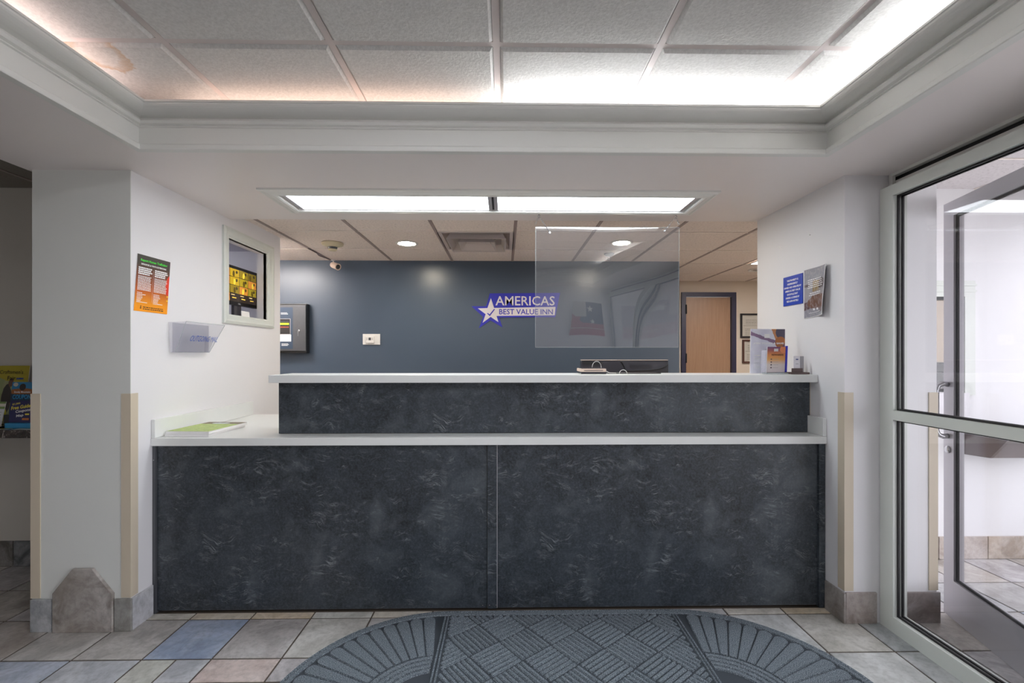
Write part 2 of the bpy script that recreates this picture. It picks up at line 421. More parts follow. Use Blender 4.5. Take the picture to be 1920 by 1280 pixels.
# outer walls
struct('wall_rear', MB().box(-4.3, REAR - .1, -.08, 3.75, REAR, 2.72), 'wall_paint', label='plain white wall facing the reception counter', cat='wall')
struct('wall_alcove_left', MB().box(-4.3, REAR, -.08, -4.2, 3.06, 2.72), 'alcove_paint', label='side wall of the brochure alcove', cat='wall')
wal = struct('wall_alcove_back', MB().box(-4.2, 2.96, -.08, -2.30, 3.08, 2.72), 'alcove_paint', label='dim grey wall behind the brochure counter', cat='wall')
# left wall block with the monitor niche opened through its face
NY0, NY1, NZ0, NZ1 = 3.038, 3.523, 1.615, 2.12
mb = MB()
mb.box(-2.30, YC, 0, -1.90, 2.94, 2.72)                       # column
mb.box(-1.90, YC, 0, XL, NY0, 2.72).box(-1.90, NY1, 0, XL, 3.74, 2.72)
mb.box(-1.90, NY0, 0, XL, NY1, NZ0).box(-1.90, NY0, NZ1, XL, NY1, 2.72)
mb.box(-2.66, 3.71, 0, -1.90, 3.74, 2.72)
wl = struct('wall_left', mb, 'wall_paint', label='white wall left of the counter with a framed niche', cat='wall')
mb = MB().box(-2.66, 2.94, 1.57, -1.90, 3.71, 1.60).box(-2.66, 2.94, 2.18, -1.90, 3.71, 2.21).box(-2.70, 2.94, 1.57, -2.66, 3.71, 2.21)
struct('niche_lining', mb, 'niche_paint', wl)
struct('wall_column', MB().box(-2.303, YC - .004, .0, XL + .0, YC, ZS), 'column_paint', wl)
wr = struct('wall_right', MB().box(XR, YC, 0, 2.18, 3.05, 2.72), 'wall_paint', label='white wall right of the counter ending in a pillar', cat='wall')
struct('wall_office_back', MB().box(-2.7, YB, -.08, 1.79, YB + .12, 2.72).box(1.67, YB + .12, 0, 1.79, YD, 2.72), 'blue_paint', label='slate blue painted wall behind the reception counter', cat='wall')
struct('wall_office_left', MB().box(-2.78, 3.0, -.08, -2.7, YB + .12, 2.72), 'office_paint', label='beige side wall of the office', cat='wall')
wd = struct('wall_door', MB().box(1.67, YD, -.08, 2.34, YD + .1, 2.72).box(2.94, YD, -.08, 4.2, YD + .1, 2.72).box(2.34, YD, 2.095, 2.94, YD + .1, 2.72), 'office_paint', label='beige office wall around the wooden door', cat='wall')
struct('wall_office_right', MB().box(4.2, 3.0, -.08, 4.3, YD + .1, 2.72), 'office_paint', label='beige end wall of the office passage', cat='wall')
VWX0, VWX1, VWZ0, VWZ1 = 2.42, 3.03, 1.10, 1.73
mb = MB().box(2.18, 2.96, 0, VWX0, 3.05, 2.72).box(VWX1, 2.96, 0, 4.25, 3.05, 2.72).box(VWX0, 2.96, 0, VWX1, 3.05, VWZ0).box(VWX0, 2.96, VWZ1, VWX1, 3.05, 2.72)
wv = struct('wall_vestibule', mb, 'wall_paint', label='white vestibule wall with a small service window', cat='wall')
# soffit ring
TX0, TX1, TY0, TY1 = -1.61, 1.455, -1.3, 2.03
CV, ZC = .17, 2.335
mb = MB()
for e, z0, z1 in ((0, ZS, ZC), (CV, ZC, 2.72)):
    mb.box(-2.33, TY1 + e, z0, 1.93, 3.06, z1).box(-2.33, REAR, z0, TX0 - e, TY1 + e, z1).box(TX1 + e, REAR, z0, 1.93, TY1 + e, z1).box(TX0 - e, REAR, z0, TX1 + e, TY0 - e, z1)
struct('ceiling_soffit', mb, 'soffit_paint', label='painted dropped soffit framing the raised ceiling', cat='soffit')
# crown moulding around the tray: (inset, z)
prof = [(-.01, 2.244), (.020, 2.244), (.022, 2.248), (.022, 2.264), (.017, 2.270), (.004, 2.272), (.004, 2.345), (.012, 2.347), (.012, 2.351), (.026, 2.354), (.034, 2.364), (.028, 2.373), (.018, 2.375), (.018, 2.381), (.034, 2.385)]
for i in range(1, 8):
    a = i / 7 * math.pi / 2; prof.append((.034 + .060 * math.sin(a) ** 1.2, 2.385 + .024 * (1 - math.cos(a))))
prof += [(.100, 2.410), (.100, 2.418), (.088, 2.418), (.080, 2.410), (.028, 2.392), (.0, 2.372), (-.01, 2.345)]
mb = MB(); n = len(prof)
for d, z in prof: mb.v += [Vector((TX0 + d, TY0 + d, z)), Vector((TX1 - d, TY0 + d, z)), Vector((TX1 - d, TY1 - d, z)), Vector((TX0 + d, TY1 - d, z))]
for j in range(n):
    for i in range(4):
        i2 = (i + 1) % 4; j2 = (j + 1) % n; mb.f.append((j * 4 + i, j * 4 + i2, j2 * 4 + i2, j2 * 4 + i))
struct('trim_1', mb, 'crown_paint', label='white stepped crown moulding around the raised ceiling', cat='moulding')
# ceilings: backing slab, tiles, tees
def ceiling(name, x0, y0, x1, y1, z, xs0, ys0, pitch, mat, label, tee, cross, drop=0.0, tw=.024, cw=.024, skip=(), special=None):
    mb = MB()
    if skip:
        a, b, c, d = skip[0]
        mb.box(x0, y0, z + .03, x1, b, z + .05).box(x0, d, z + .03, x1, y1, z + .05).box(x0, b, z + .03, a, d, z + .05).box(c, b, z + .03, x1, d, z + .05)
    else: mb.box(x0, y0, z + .03, x1, y1, z + .05)
    root = struct(name, mb, 'plenum', label=label, cat='ceiling')
    xs = [xs0 + k * pitch for k in range(-20, 21)]; ys = [ys0 + k * pitch for k in range(-20, 21)]
    cache = {}
    for ix, xa in enumerate(xs[:-1]):
        for iy, ya in enumerate(ys[:-1]):
            a0, a1, b0, b1 = max(xa, x0), min(xa + pitch, x1), max(ya, y0), min(ya + pitch, y1)
            if a1 - a0 < .02 or b1 - b0 < .02: continue
            if any(s0 - .01 <= xa and xa + pitch <= s1 + .01 and t0 - .01 <= ya and ya + pitch <= t1 + .01 for s0, t0, s1, t1 in skip): continue
            g = [.013 if a0 == xa else 0, .013 if a1 < x1 else 0, .013 if b0 == ya else 0, .013 if b1 < y1 else 0]
            mname = special(a0, b0, a1, b1) if special else mat
            key = (round(a1 - a0, 4), round(b1 - b0, 4), tuple(g), mname)
            if key not in cache:
                w2, h2 = (a1 - a0) / 2, (b1 - b0) / 2; e = .010 if drop else 0
                X0, X1, Y0, Y1 = -w2 + g[0] * .85, w2 - g[1] * .85, -h2 + g[2] * .85, h2 - g[3] * .85
                if drop:
                    v = [(X0, Y0, .012), (X1, Y0, .012), (X1, Y1, .012), (X0, Y1, .012), (X0 + .002, Y0 + .002, 0), (X1 - .002, Y0 + .002, 0), (X1 - .002, Y1 - .002, 0), (X0 + .002, Y1 - .002, 0),
                         (X0 + e + .004, Y0 + e + .004, -drop), (X1 - e - .004, Y0 + e + .004, -drop), (X1 - e - .004, Y1 - e - .004, -drop), (X0 + e + .004, Y1 - e - .004, -drop)]
                    f = [(0, 1, 2, 3)] + [(i, 4 + i, 4 + (i + 1) % 4, (i + 1) % 4) for i in range(4)] + [(4 + i, 8 + i, 8 + (i + 1) % 4, 4 + (i + 1) % 4) for i in range(4)] + [(11, 10, 9, 8)]
                else:
                    v = [(X0, Y0, 0), (X1, Y0, 0), (X1, Y1, 0), (X0, Y1, 0), (X0, Y0, .012), (X1, Y0, .012), (X1, Y1, .012), (X0, Y1, .012)]; f = BF
                me = bpy.data.meshes.new('ceiling_tile'); me.from_pydata(v, [], f); me.materials.append(M[mname])
                b = bmesh.new(); b.from_mesh(me); bmesh.ops.recalc_face_normals(b, faces=b.faces); b.to_mesh(me); b.free(); cache[key] = me
            obj('ceiling_tile', cache[key], ((a0 + a1) / 2, (b0 + b1) / 2, z + .004), root)
    for xa in xs:
        if x0 + .01 < xa < x1 - .01: box('main_runner', (xa - tw / 2, y0, z), (xa + tw / 2, y1, z + .006), tee, root)
    for ya in ys:
        if y0 + .01 < ya < y1 - .01:
            px = [x0] + [x for x in xs if x0 + .02 < x < x1 - .02] + [x1]
            for p, q in zip(px[:-1], px[1:]): box('cross_tee', (p + (tw / 2 if p > x0 else 0), ya - cw / 2, z + .0006), (q - (tw / 2 if q < x1 else 0), ya + cw / 2, z + .006), cross, root)
    return root
def tray_special(a0, b0, a1, b1): return 'ceil_stained' if a0 < -1.5 and b1 > TY1 else 'ceil_tray'
ceiling('ceiling', TX0 - CV, TY0 - CV, TX1 + CV, TY1 + CV, ZT, -.03, 1.675, .607, 'ceil_tray', 'raised lobby ceiling of square white drop tiles', 'tee_white', 'tee_white', drop=.014, special=tray_special, tw=.026, cw=.026)
ceiling('ceiling_office', -2.70, 3.06, 4.2, YD, ZO, .08, 3.52, .61, 'ceil_office', 'office ceiling of beige drop tiles behind the counter', 'tee_brown', 'tee_thin', cw=.009, skip=[(-.53, 3.52, .08, 4.13)])
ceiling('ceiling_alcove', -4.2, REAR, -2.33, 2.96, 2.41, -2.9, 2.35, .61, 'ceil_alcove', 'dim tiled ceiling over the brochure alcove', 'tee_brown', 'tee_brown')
ceiling('ceiling_vestibule', 1.98, REAR, 3.72, 2.96, 2.44, 2.5, 2.5, .61, 'ceil_vest', 'speckled tile ceiling over the vestibule', 'tee_thin', 'tee_thin', cw=.012, tw=.012)

# floor tiles
PX, X0T, PY, Y0T = .3075, -1.607, .305, 2.345
PAL = ['9c948c', '8f8b88', 'a39b92', '97a0ab', 'a89c90', '8e8f92', 'aaa49e', '9b8f88', '7f91ab', 'a29a9c']
FIX = {(0, 0): '6f8bb4', (-1, 0): '9c948c', (1, 0): '928a86', (2, 0): 'b3b0a6', (-2, 0): '9a938b', (-3, 0): '8a7a6c', (1, 1): 'c2a79c', (-1, 1): '9aa0ac', (-2, 1): '8796b2', (0, 1): 'b9bbb4', (-3, 1): 'b5a58c',
       (10, 0): 'a9a698', (9, 0): 'b9bdbd', (11, 0): '80898c', (10, 1): 'adb1ae', (11, 1): '8e9496', (-1, -1): 'b3ad98', (0, -1): 'b9a785', (1, -1): 'c4a878', (2, -1): 'b9b9b0', (3, -1): 'bcb29e', (9, -1): 'b9b2a2', (10, -1): 'c0a878', (-4, -1): '80705c', (-4, -2): '77705f', (-4, 0): '8e7e70'}
tcache = {}
def floor_tile(x0, y0, x1, y1, col):
    key = (round(x1 - x0, 3), round(y1 - y0, 3))
    if key not in tcache:
        w2, h2, g, e = (x1 - x0) / 2, (y1 - y0) / 2, .0045, .004
        a, b = w2 - g, h2 - g
        v = [(-a, -b, -.004), (a, -b, -.004), (a, b, -.004), (-a, b, -.004), (-a, -b, -.0015), (a, -b, -.0015), (a, b, -.0015), (-a, b, -.0015), (-a + e, -b + e, 0), (a - e, -b + e, 0), (a - e, b - e, 0), (-a + e, b - e, 0)]
        f = [(3, 2, 1, 0)] + [(i, (i + 1) % 4, 4 + (i + 1) % 4, 4 + i) for i in range(4)] + [(4 + i, 4 + (i + 1) % 4, 8 + (i + 1) % 4, 8 + i) for i in range(4)] + [(8, 9, 10, 11)]
        me = bpy.data.meshes.new('floor_tile'); me.from_pydata(v, [], f); me.materials.append(M['tile']); tcache[key] = me
    o = obj('floor_tile', tcache[key], ((x0 + x1) / 2, (y0 + y1) / 2, 0), fl); c_ = lin(col); o.color = tuple(x + (.82 - x) * .25 for x in c_[:3]) + (1,)
    return o
for i in range(-8, 17):
    for j in range(-2, 5):
        xa, xb = X0T + i * PX, X0T + (i + 1) * PX
        yb = Y0T - j * PY; ya = yb - PY
        col = FIX.get((i, j), PAL[(i * 7 + j * 13 + i * j) % len(PAL)])
        xb = min(xb, 3.7); yb = min(yb, 2.96)
        inside = XL - .01 < (xa + xb) / 2 < XR + .05
        if inside:
            if ya >= YP - .02: continue
            yb = min(yb, YP)
        if xb - xa < .03 or yb - ya < .03: continue
        if j == 1 and 0 <= i <= 2:
            ym = 1.892
            if i == 0:
                xm = (xa + xb) / 2; floor_tile(xa, ym, xm, yb, 'b2b3a6'); floor_tile(xm, ym, xb, yb, 'a7abb4')
            else: floor_tile(xa, ym, xb, yb, col)
            floor_tile(xa, ya, xb, ym, PAL[(i + 5) % 10]); continue
        floor_tile(xa, ya, xb, yb, col)
mb = MB()
for i in range(-8, 18):
    for j in range(5, 15):
        xa = X0T + i * PX; yb = Y0T - j * PY
        if yb - PY > REAR: mb.add([(xa + .0035, yb - PY + .0035, 0), (min(xa + PX, 3.72) - .0035, yb - PY + .0035, 0), (min(xa + PX, 3.72) - .0035, yb - .0035, 0), (xa + .0035, yb - .0035, 0)], [(0, 1, 2, 3)])
o = mb.build('floor_tile_field', 'tile', fl, kind='stuff'); o.color = lin('9c948c')

# tile skirting and corner guards (parts of their walls)
def base_tile(a, b, col, parent, name='skirting_tile'):
    o = box(name, a, b, 'tile', parent, bevel=.003); o.color = lin(col); return o
T = .011
base_tile((-2.303, YC - .004 - T, 0), (-2.200, YC - .004, .158), 'a3a7ab', wl)
base_tile((-1.900, YC - .004 - T, 0), (XL + T, YC - .004, .158), '8c8a84', wl)
base_tile((XL, YC - .003, 0), (XL + T, YP - .016, .156), 'bfc0c6', wl)
oc = [(-2.192, 0), (-1.905, 0), (-1.905, .186), (-2.003, .308), (-2.098, .308), (-2.192, .19)]
o = MB().prism([(x, YC - .004, z) for x, z in oc], (0, -.016, 0)).build('skirting_tile', 'tile', wl, bevel=.003); o.color = lin('9d948c'); o['label'] = 'large tan skirting tile with clipped top corners'
base_tile((XR - T, YC - T, 0), (XR, YP - .016, .152), '8d847e', wr)
base_tile((XR + .001, YC - T, 0), (1.868, YC, .155), '9a8d86', wr)
base_tile((2.01, YC - T, 0), (2.18 + T, YC, .155), '786a66', wr)
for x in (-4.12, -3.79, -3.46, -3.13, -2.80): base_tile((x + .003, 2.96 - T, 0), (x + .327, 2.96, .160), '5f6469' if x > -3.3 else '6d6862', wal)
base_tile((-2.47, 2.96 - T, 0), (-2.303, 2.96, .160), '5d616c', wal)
for k, x in enumerate((2.2, 2.53, 2.86, 3.19)): base_tile((x + .003, 2.96 - T, 0), (x + .327, 2.96, .148), ['b09f92', 'b3a294', 'b8a99e', 'b9a795'][k], wv)
def guard(x, y, sx, sy, parent, wx=.042, wy=.042):
    t_ = .004; z0, z1 = .162, 1.158
    mb = MB().box(min(x, x + sx * wx), min(y - t_, y), z0, max(x, x + sx * wx), y, z1) if False else MB()
    ax0, ax1 = sorted((x - sx * t_, x + sx * wx)); mb.box(ax0, y - t_, z0, ax1, y, z1)
    bx0, bx1 = sorted((x - sx * t_, x)); mb.box(bx0, y, z0, bx1, y + wy, z1)
    return mb.build('corner_guard', 'cream_guard', parent)
guard(XL, YC - .004, -1, 1, wl); guard(-2.303, YC - .004, 1, 1, wl)
guard(XR, YC, 1, 1, wr); guard(2.18, YC, -1, 1, wr)

# niche frame moulding
fo = (2.978, 1.555, 3.620, 2.190); fi = (NY0, NZ0, NY1, NZ1)
pf = [(0, .0), (0, .014), (.25, .020), (.45, .016), (.8, .016), (.9, .010), (1, .008), (1, -.02)]
mb = MB()
for k, h in pf:
    y0, z0, y1, z1 = [a + (b - a) * k for a, b in zip(fo, fi)]
    mb.v += [Vector((XL + h, y0, z0)), Vector((XL + h, y1, z0)), Vector((XL + h, y1, z1)), Vector((XL + h, y0, z1))]
for j in range(len(pf) - 1):
    for i in range(4): mb.f.append((j * 4 + i, j * 4 + (i + 1) % 4, j * 4 + 4 + (i + 1) % 4, j * 4 + 4 + i))
struct('niche_frame', mb, 'frame_white', wl)

# office door with navy frame
dr = struct('door_1', MB().box(2.345, YD + .02, .0, 2.935, YD + .06, 2.09), 'wood', label='light oak office door in a dark navy frame', cat='door')
mb = MB().box(2.284, YD - .02, 0, 2.342, YD + .05, 2.151).box(2.938, YD - .02, 0, 2.996, YD + .05, 2.151).box(2.342, YD - .02, 2.094, 2.938, YD + .05, 2.151)
mb.build('door_frame', 'navy_frame', dr)
for z in (.28, 1.30, 1.93): MB().lathe((2.343, YD - .026, z), (0, 0, 1), [(.008, -.06), (.008, .06)], 10).build('hinge', 'black_plastic', dr)
MB().lathe((2.87, YD + .02, 1.0), (0, -1, 0), [(.03, 0), (.03, .012), (.011, .016), (.011, .04), (.027, .05), (.03, .065), (.02, .08)], 16).build('door_knob', 'steel', dr, smooth=True)

# storefront between lobby and vestibule
SX0, SX1 = 1.885, 1.955
GZ0, GZ1, GZM0, GZM1 = .075, 2.122, 1.032, 1.078
wf = struct('window_1', MB().box(SX0, 2.178, 0, SX1, 2.255, 2.175), 'frame_white', label='white framed storefront glazing between lobby and vestibule', cat='window')
posts = [(1.40, 1.46), (.42, .48), (-.62, -.56), (-1.99, -1.93)]
for y0, y1 in posts: box('post', (SX0, y0, 0), (SX1, y1, 2.175), 'frame_white', wf)
bays = [(1.46, 2.178, True), (-.56, .42, True), (-1.93, -.62, True), (.48, 1.40, False)]
for y0, y1, fixed in bays:
    box('top_rail', (SX0, y0, GZ1), (SX1, y1, 2.175), 'frame_white', wf)
    if not fixed: continue
    box('mid_rail', (SX0 - .004, y0, GZM0), (SX1, y1, GZM1), 'frame_white', wf)
    box('bottom_rail', (SX0, y0, 0), (SX1, y1, GZ0), 'frame_white', wf)
    for z0, z1 in ((GZ0, GZM0), (GZM1, GZ1)):
        g = .008; mb = MB()
        for gx in (1.905, 1.927):
            mb.box(gx, y0, z0, gx + .008, y1, z0 + g).box(gx, y0, z1 - g, gx + .008, y1, z1).box(gx, y0, z0 + g, gx + .008, y0 + g, z1 - g).box(gx, y1 - g, z0 + g, gx + .008, y1, z1 - g)
        mb.build('gasket', 'gasket', wf)
        box('pane', (1.916, y0 + .001, z0 + .001), (1.922, y1 - .001, z1 - .001), 'glass', wf)
hd = struct('trim_2', MB().box(1.945, REAR, 2.176, 1.985, 2.255, 2.214), 'crown_paint', label='header strip with a dark gap above the storefront', cat='trim')
MB().box(1.958, REAR, 2.214, 1.985, 2.255, 2.236).build('shadow_gap', 'gasket', hd)  # black strip carries the shade of the open gap
MB().box(1.93, REAR, 2.236, 1.985, 2.255, 2.262).build('upper_lip', 'crown_paint', hd)
MB().box(1.93, 2.232, 2.176, 1.945, 2.255, 2.236).build('end_block', 'crown_paint', hd)
struct('wall_header', MB().box(1.93, REAR, 2.262, 1.985, 2.26, 2.72), 'wall_paint', label='white wall strip over the storefront', cat='wall')
# outer glazing of the vestibule
og = struct('window_2', MB().box(3.70, REAR, 2.28, 3.76, 2.96, 2.72), 'frame_white', label='outer vestibule glazing facing the daylight', cat='window')
for y in (REAR, -.75, .5, 1.75, 2.90): box('post', (3.70, y, 0), (3.76, y + .06, 2.28), 'frame_white', og)
for a, b in ((-1.94, -.75), (-.69, .5), (.56, 1.75), (1.81, 2.90)):
    box('bottom_rail', (3.70, a, 0), (3.76, b, .09), 'frame_white', og); box('pane', (3.727, a, .09), (3.733, b, 2.28), 'glass', og)

# service window of the vestibule wall
wn = struct('window_3', MB().box(VWX0 - .07, 2.945, VWZ1, VWX1 + .07, 2.965, VWZ1 + .105).box(VWX1, 2.945, VWZ0 - .02, VWX1 + .07, 2.965, VWZ1).box(VWX0 - .07, 2.945, VWZ0 - .02, VWX0, 2.965, VWZ1), 'frame_white', label='service window with dark bars in the vestibule wall', cat='window')
for z in (VWZ1 + .03, VWZ1 + .07): box('head_moulding', (VWX0 - .075, 2.938, z), (VWX1 + .075, 2.946, z + .012), 'frame_white', wn)
mb = MB().box(VWX0, 2.98, VWZ1 - .018, VWX1, 3.01, VWZ1).box(VWX0, 2.98, VWZ0, VWX1, 3.01, VWZ0 + .02).box(VWX1 - .02, 2.98, VWZ0 + .02, VWX1, 3.01, VWZ1 - .018).box(VWX0, 2.98, VWZ0 + .02, VWX0 + .02, 3.01, VWZ1 - .018)
mb.build('sash', 'black_frame', wn)
box('pane', (VWX0 + .02, 2.992, VWZ0 + .02), (VWX1 - .02, 2.997, VWZ1 - .018), 'glass', wn)
box('sill_panel', (VWX0 - .05, 2.935, .94), (VWX1 + .02, 2.96, VWZ0 - .003), 'alu', wn)

# ================================================================== LIGHTS OF THE ROOM, WITH ADDED FILL LAMPS
def light_box():
    r = thing('ceiling_light_box', 'long double fluorescent light box with moulded white frame on the soffit', 'light', (-.075, 2.685, ZS))
    fo = (-1.342, 2.480, 1.190, 2.888); fi = (-1.262, 2.548, 1.118, 2.818)
    pf = [(0, 0), (0, -.010), (.2, -.016), (.38, -.012), (.55, -.020), (.85, -.024), (1, -.020), (1, 0)]
    mb = MB()
    for k, h in pf:
        x0, y0, x1, y1 = [a + (b - a) * k for a, b in zip(fo, fi)]
        mb.v += [Vector((x0, y0, ZS + h)), Vector((x1, y0, ZS + h)), Vector((x1, y1, ZS + h)), Vector((x0, y1, ZS + h))]
    for j in range(len(pf) - 1):
        for i in range(4): mb.f.append((j * 4 + i, j * 4 + (i + 1) % 4, j * 4 + 4 + (i + 1) % 4, j * 4 + 4 + i))
    mb.build('moulded_frame', 'crown_paint', r)
    x0, y0, x1, y1 = fi; xm = -.068
    for a, b in ((x0 + .012, xm - .006), (xm + .006, x1 - .012)):
        e = .022
        MB().box(a, y0 + .004, ZS - .012, a + e, y1 - .004, ZS - .002).box(b - e, y0 + .004, ZS - .012, b, y1 - .004, ZS - .002).box(a + e, y0 + .004, ZS - .012, b - e, y0 + .009, ZS - .002).box(a + e, y1 - .009, ZS - .012, b - e, y1 - .004, ZS - .002).build('fixture_rim', 'alu', r)
        box('diffuser', (a + e, y0 + .009, ZS - .009), (b - e, y1 - .009, ZS - .004), 'lens_light', r)
    box('seam', (xm - .006, y0 + .004, ZS - .006), (xm + .006, y1 - .004, ZS - .002), 'gasket', r)
light_box()
def tube(x0, y0, x1, y1, mat, label):
    r = thing('fluorescent_tube', label, 'light', ((x0 + x1) / 2, (y0 + y1) / 2, 2.345), 'tubes in the cove')
    d = (Vector((x1, y1, 0)) - Vector((x0, y0, 0))).normalized()
    MB().lathe((x0, y0, 2.385), d, [(.012, 0), (.013, .01), (.013, (Vector((x1, y1)) - Vector((x0, y0))).length - .01), (.012, (Vector((x1, y1)) - Vector((x0, y0))).length)], 10).build('lamp_tube', mat, r)
    for px, py, s in ((x0, y0, -1), (x1, y1, 1)):
        c = Vector((px, py, 2.385)) + d * s * .012; box('lamp_holder', (c.x - .012, c.y - .012, 2.336), (c.x + .012, c.y + .012, 2.402), 'white_plastic', r)
tube(-1.40, 2.105, -.14, 2.105, 'tube_warm', 'dim warm tube hidden in the cove above the counter')
tube(.02, 2.105, 1.26, 2.105, 'tube_cool', 'bright cool tube hidden in the cove above the counter')
tube(1.53, .72, 1.53, 1.90, 'tube_cool', 'bright cool tube in the cove by the storefront')
tube(1.53, -.55, 1.53, .64, 'tube_cool', 'second bright cool tube in the cove by the storefront')
tube(-1.685, .72, -1.685, 1.90, 'tube_pink', 'pinkish tube in the cove over the left column')
tube(-1.685, -.55, -1.685, .64, 'tube_pink', 'second pinkish tube in the cove over the alcove side')
def can_light(x, y, label, lit=True):
    r = thing('recessed_light', label, 'light', (x, y, ZO), 'recessed office lights')
    MB().lathe((x, y, ZO), (0, 0, -1), [(.072, -.001), (.095, -.001), (.095, .003), (.088, .007), (.075, .006), (.070, .001)], 28).build('trim_ring', 'white_plastic', r, smooth=True)
    if lit: MB().lathe((x, y, ZO), (0, 0, -1), [(.070, 0), (.068, .004), (.02, .006)], 28).build('lens', 'can_light', r)
    else: MB().lathe((x, y, ZO), (0, 0, -1), [(.070, 0), (.045, .004), (.04, .008), (.02, .014)], 24).build('reflector', 'steel', r)
can_light(-.832, 3.89, 'glowing recessed ceiling light beside the square air vent')
can_light(.990, 3.84, 'glowing recessed ceiling light near the pendent sprinkler')
can_light(2.83, 5.05, 'unlit recessed ceiling light before the oak door wall', False)

def fill_panel(x, y, label, ZO=ZO, mat='office_fill_light', group='added office fill panels'):
    r = thing('added_fill_panel', label, 'light', (x, y, ZO), group)
    h = .29; MB().box(x - h, y - h, ZO - .008, x + h, y - h + .03, ZO - .001).box(x - h, y + h - .03, ZO - .008, x + h, y + h, ZO - .001).box(x - h, y - h + .03, ZO - .008, x - h + .03, y + h - .03, ZO - .001).box(x + h - .03, y - h + .03, ZO - .008, x + h, y + h - .03, ZO - .001).build('frame', 'white_plastic', r)
    box('diffuser', (x - h + .03, y - h + .03, ZO - .006), (x + h - .03, y + h - .03, ZO - .002), mat, r)
cl = thing('niche_fill_light', 'small unseen fill lamp added behind the wall niche', 'light', (-2.40, 3.25, 2.18))  # hidden fill lamp, added to brighten the inside of the niche
MB().lathe((-2.40, 3.25, 2.1799), (0, 0, -1), [(.10, 0), (.10, .008), (.085, .012)], 20).build('fill_lamp_base', 'white_plastic', cl)
MB().lathe((-2.40, 3.25, 2.167), (0, 0, -1), [(.08, 0), (.075, .02), (.05, .034), (.01, .038)], 20).build('fill_lamp_globe', 'niche_fill_light', cl)
fill_panel(2.825, 4.435, 'added square fill panel over the passage to the oak door')  # both office panels are out of view, added as fill light
fill_panel(-2.41, 3.80, 'added square fill panel over the corner by the alarm box')
for y, lb in ((.157, 'added square fill panel further from the counter in the raised ceiling'), (.764, 'added square fill panel nearer the counter in the raised ceiling')): fill_panel(-.334, y, lb, ZT - .011, 'lobby_fill_light', 'added lobby fill panels')  # pair added behind the camera to brighten column faces, counter and floor

# ================================================================== RECEPTION COUNTER
rd = thing('reception_counter', 'black slate patterned reception counter with two front panels', 'counter', (-.06, 2.6, 0))
box('front_panel', (-1.812, YP, .012), (-.092, YP + .02, .874), 'slate', rd)
box('front_panel', (-.040, YP, .012), (1.672, YP + .02, .874), 'slate', rd)
box('joint_batten', (-.090, YP - .008, .012), (-.0405, YP + .02, .874), 'slate', rd, bevel=.001)
MB().box(-.0402, YP - .003, .012, -.0375, YP + .001, .874).build('joint_bead', 'alu', rd)
box('edge_trim', (-1.829, YP - .012, .002), (-1.8135, YP + .02, .874), 'grey_metal', rd)
box('edge_trim', (1.6735, YP - .012, .002), (1.706, YP + .02, .874), 'slate', rd)
for x, z in ((-1.823, .80), (-.079, .03), (-.046, .03), (-.115, .03)): MB().lathe((x, YP - .009, z), (0, -1, 0), [(.0035, -.004), (.0035, .002), (.002, .004)], 8).build('screw', 'steel', rd)
box('core', (-1.80, YP + .021, 0), (1.70, 2.50, .873), 'desk_laminate', rd)
YU = 2.512
box('upper_panel', (-1.236, YU, .916), (1.703, YU + .018, 1.196), 'slate', rd)
box('upper_core', (-1.236, YU + .019, 0), (1.703, 2.62, 1.196), 'desk_laminate', rd)
box('end_filler', (1.703, YU + .004, .916), (1.7095, YU + .10, 1.196), 'cream_guard', rd)
lc = thing('lower_countertop', 'white laminate lower counter ledge with upstands at both ends', 'countertop', (-.06, 2.45, .874))
mb = MB().prism([(-1.8285, YP - .022, .875), (1.708, YP - .022, .875), (1.708, YU - .001, .875), (-1.237, YU - .001, .875), (-1.237, 3.33, .875), (-1.8285, 3.33, .875)], (0, 0, .040))
mb.build('ledge', 'white_laminate', lc, bevel=.002)
box('upstand', (-1.8285, YP - .020, .916), (-1.810, 3.31, 1.012), 'white_laminate', lc, bevel=.002)
box('upstand', (1.689, YP - .020, .916), (1.708, YU - .002, 1.010), 'white_laminate', lc, bevel=.002)
uc = MB().box(-1.262, 2.452, 1.197, 1.708, 2.725, 1.238).build('upper_countertop', 'white_laminate', bevel=.002, label='long white laminate top of the raised transaction counter', cat='countertop')
# desk on the clerk's side that carries the monitor
dk = thing('office_desk', 'brown work desk hidden behind the raised counter', 'desk', (.4, 3.0, 0))
box('desk_top', (-1.2, 2.73, .72), (1.69, 3.02, .75), 'desk_laminate', dk, bevel=.002)
for x in (-1.18, .2, 1.63): box('leg_panel', (x, 2.74, 0), (x + .03, 3.0, .719), 'desk_laminate', dk)

# ================================================================== WALL LOGO
yl = YB - .002
FR = Frame((0, yl, 0), (1, 0, 0), (0, 0, 1), (0, -1, 0))
def lp(u, v): p = fy(u, v, yl); return (p.x, p.z)
def poly_plate(name, pts, off, th, mat, parent):
    return MB().prism([FR.p(x, z, off) for x, z in pts], FR.n * th).build(name, mat, parent)
c0 = lp(945, 583)
lg = thing('wall_logo', 'blue and white star logo sign on the slate blue wall', 'sign', (c0[0], yl, 1.61))
outer = [(884, 574), (911.5, 574), (918.5, 550), (1050, 549), (1041, 594.5), (936, 595), (942, 613.5), (919.5, 600.5), (898, 615), (906, 594)]
poly_plate('backing_plate', [lp(*p) for p in outer], 0, .006, 'logo_blue', lg)
star = [(920.5, 559), (926.5, 577.2), (1041.5, 575.3), (1040, 591), (931, 592.2), (934.6, 603.8), (920, 594), (905, 605), (910.6, 589), (896, 578), (914, 577.5)]
poly_plate('star_plate', [lp(*p) for p in star], .006, .003, 'logo_white', lg)
def logo_text(name, s, u0, v0, u1, v1, off, mat, bold):
    a = lp(u0, v1); b = lp(u1, v0); text(name, s, FR, a[0], a[1], b[0] - a[0], b[1] - a[1], mat, lg, off=off, bold=bold)
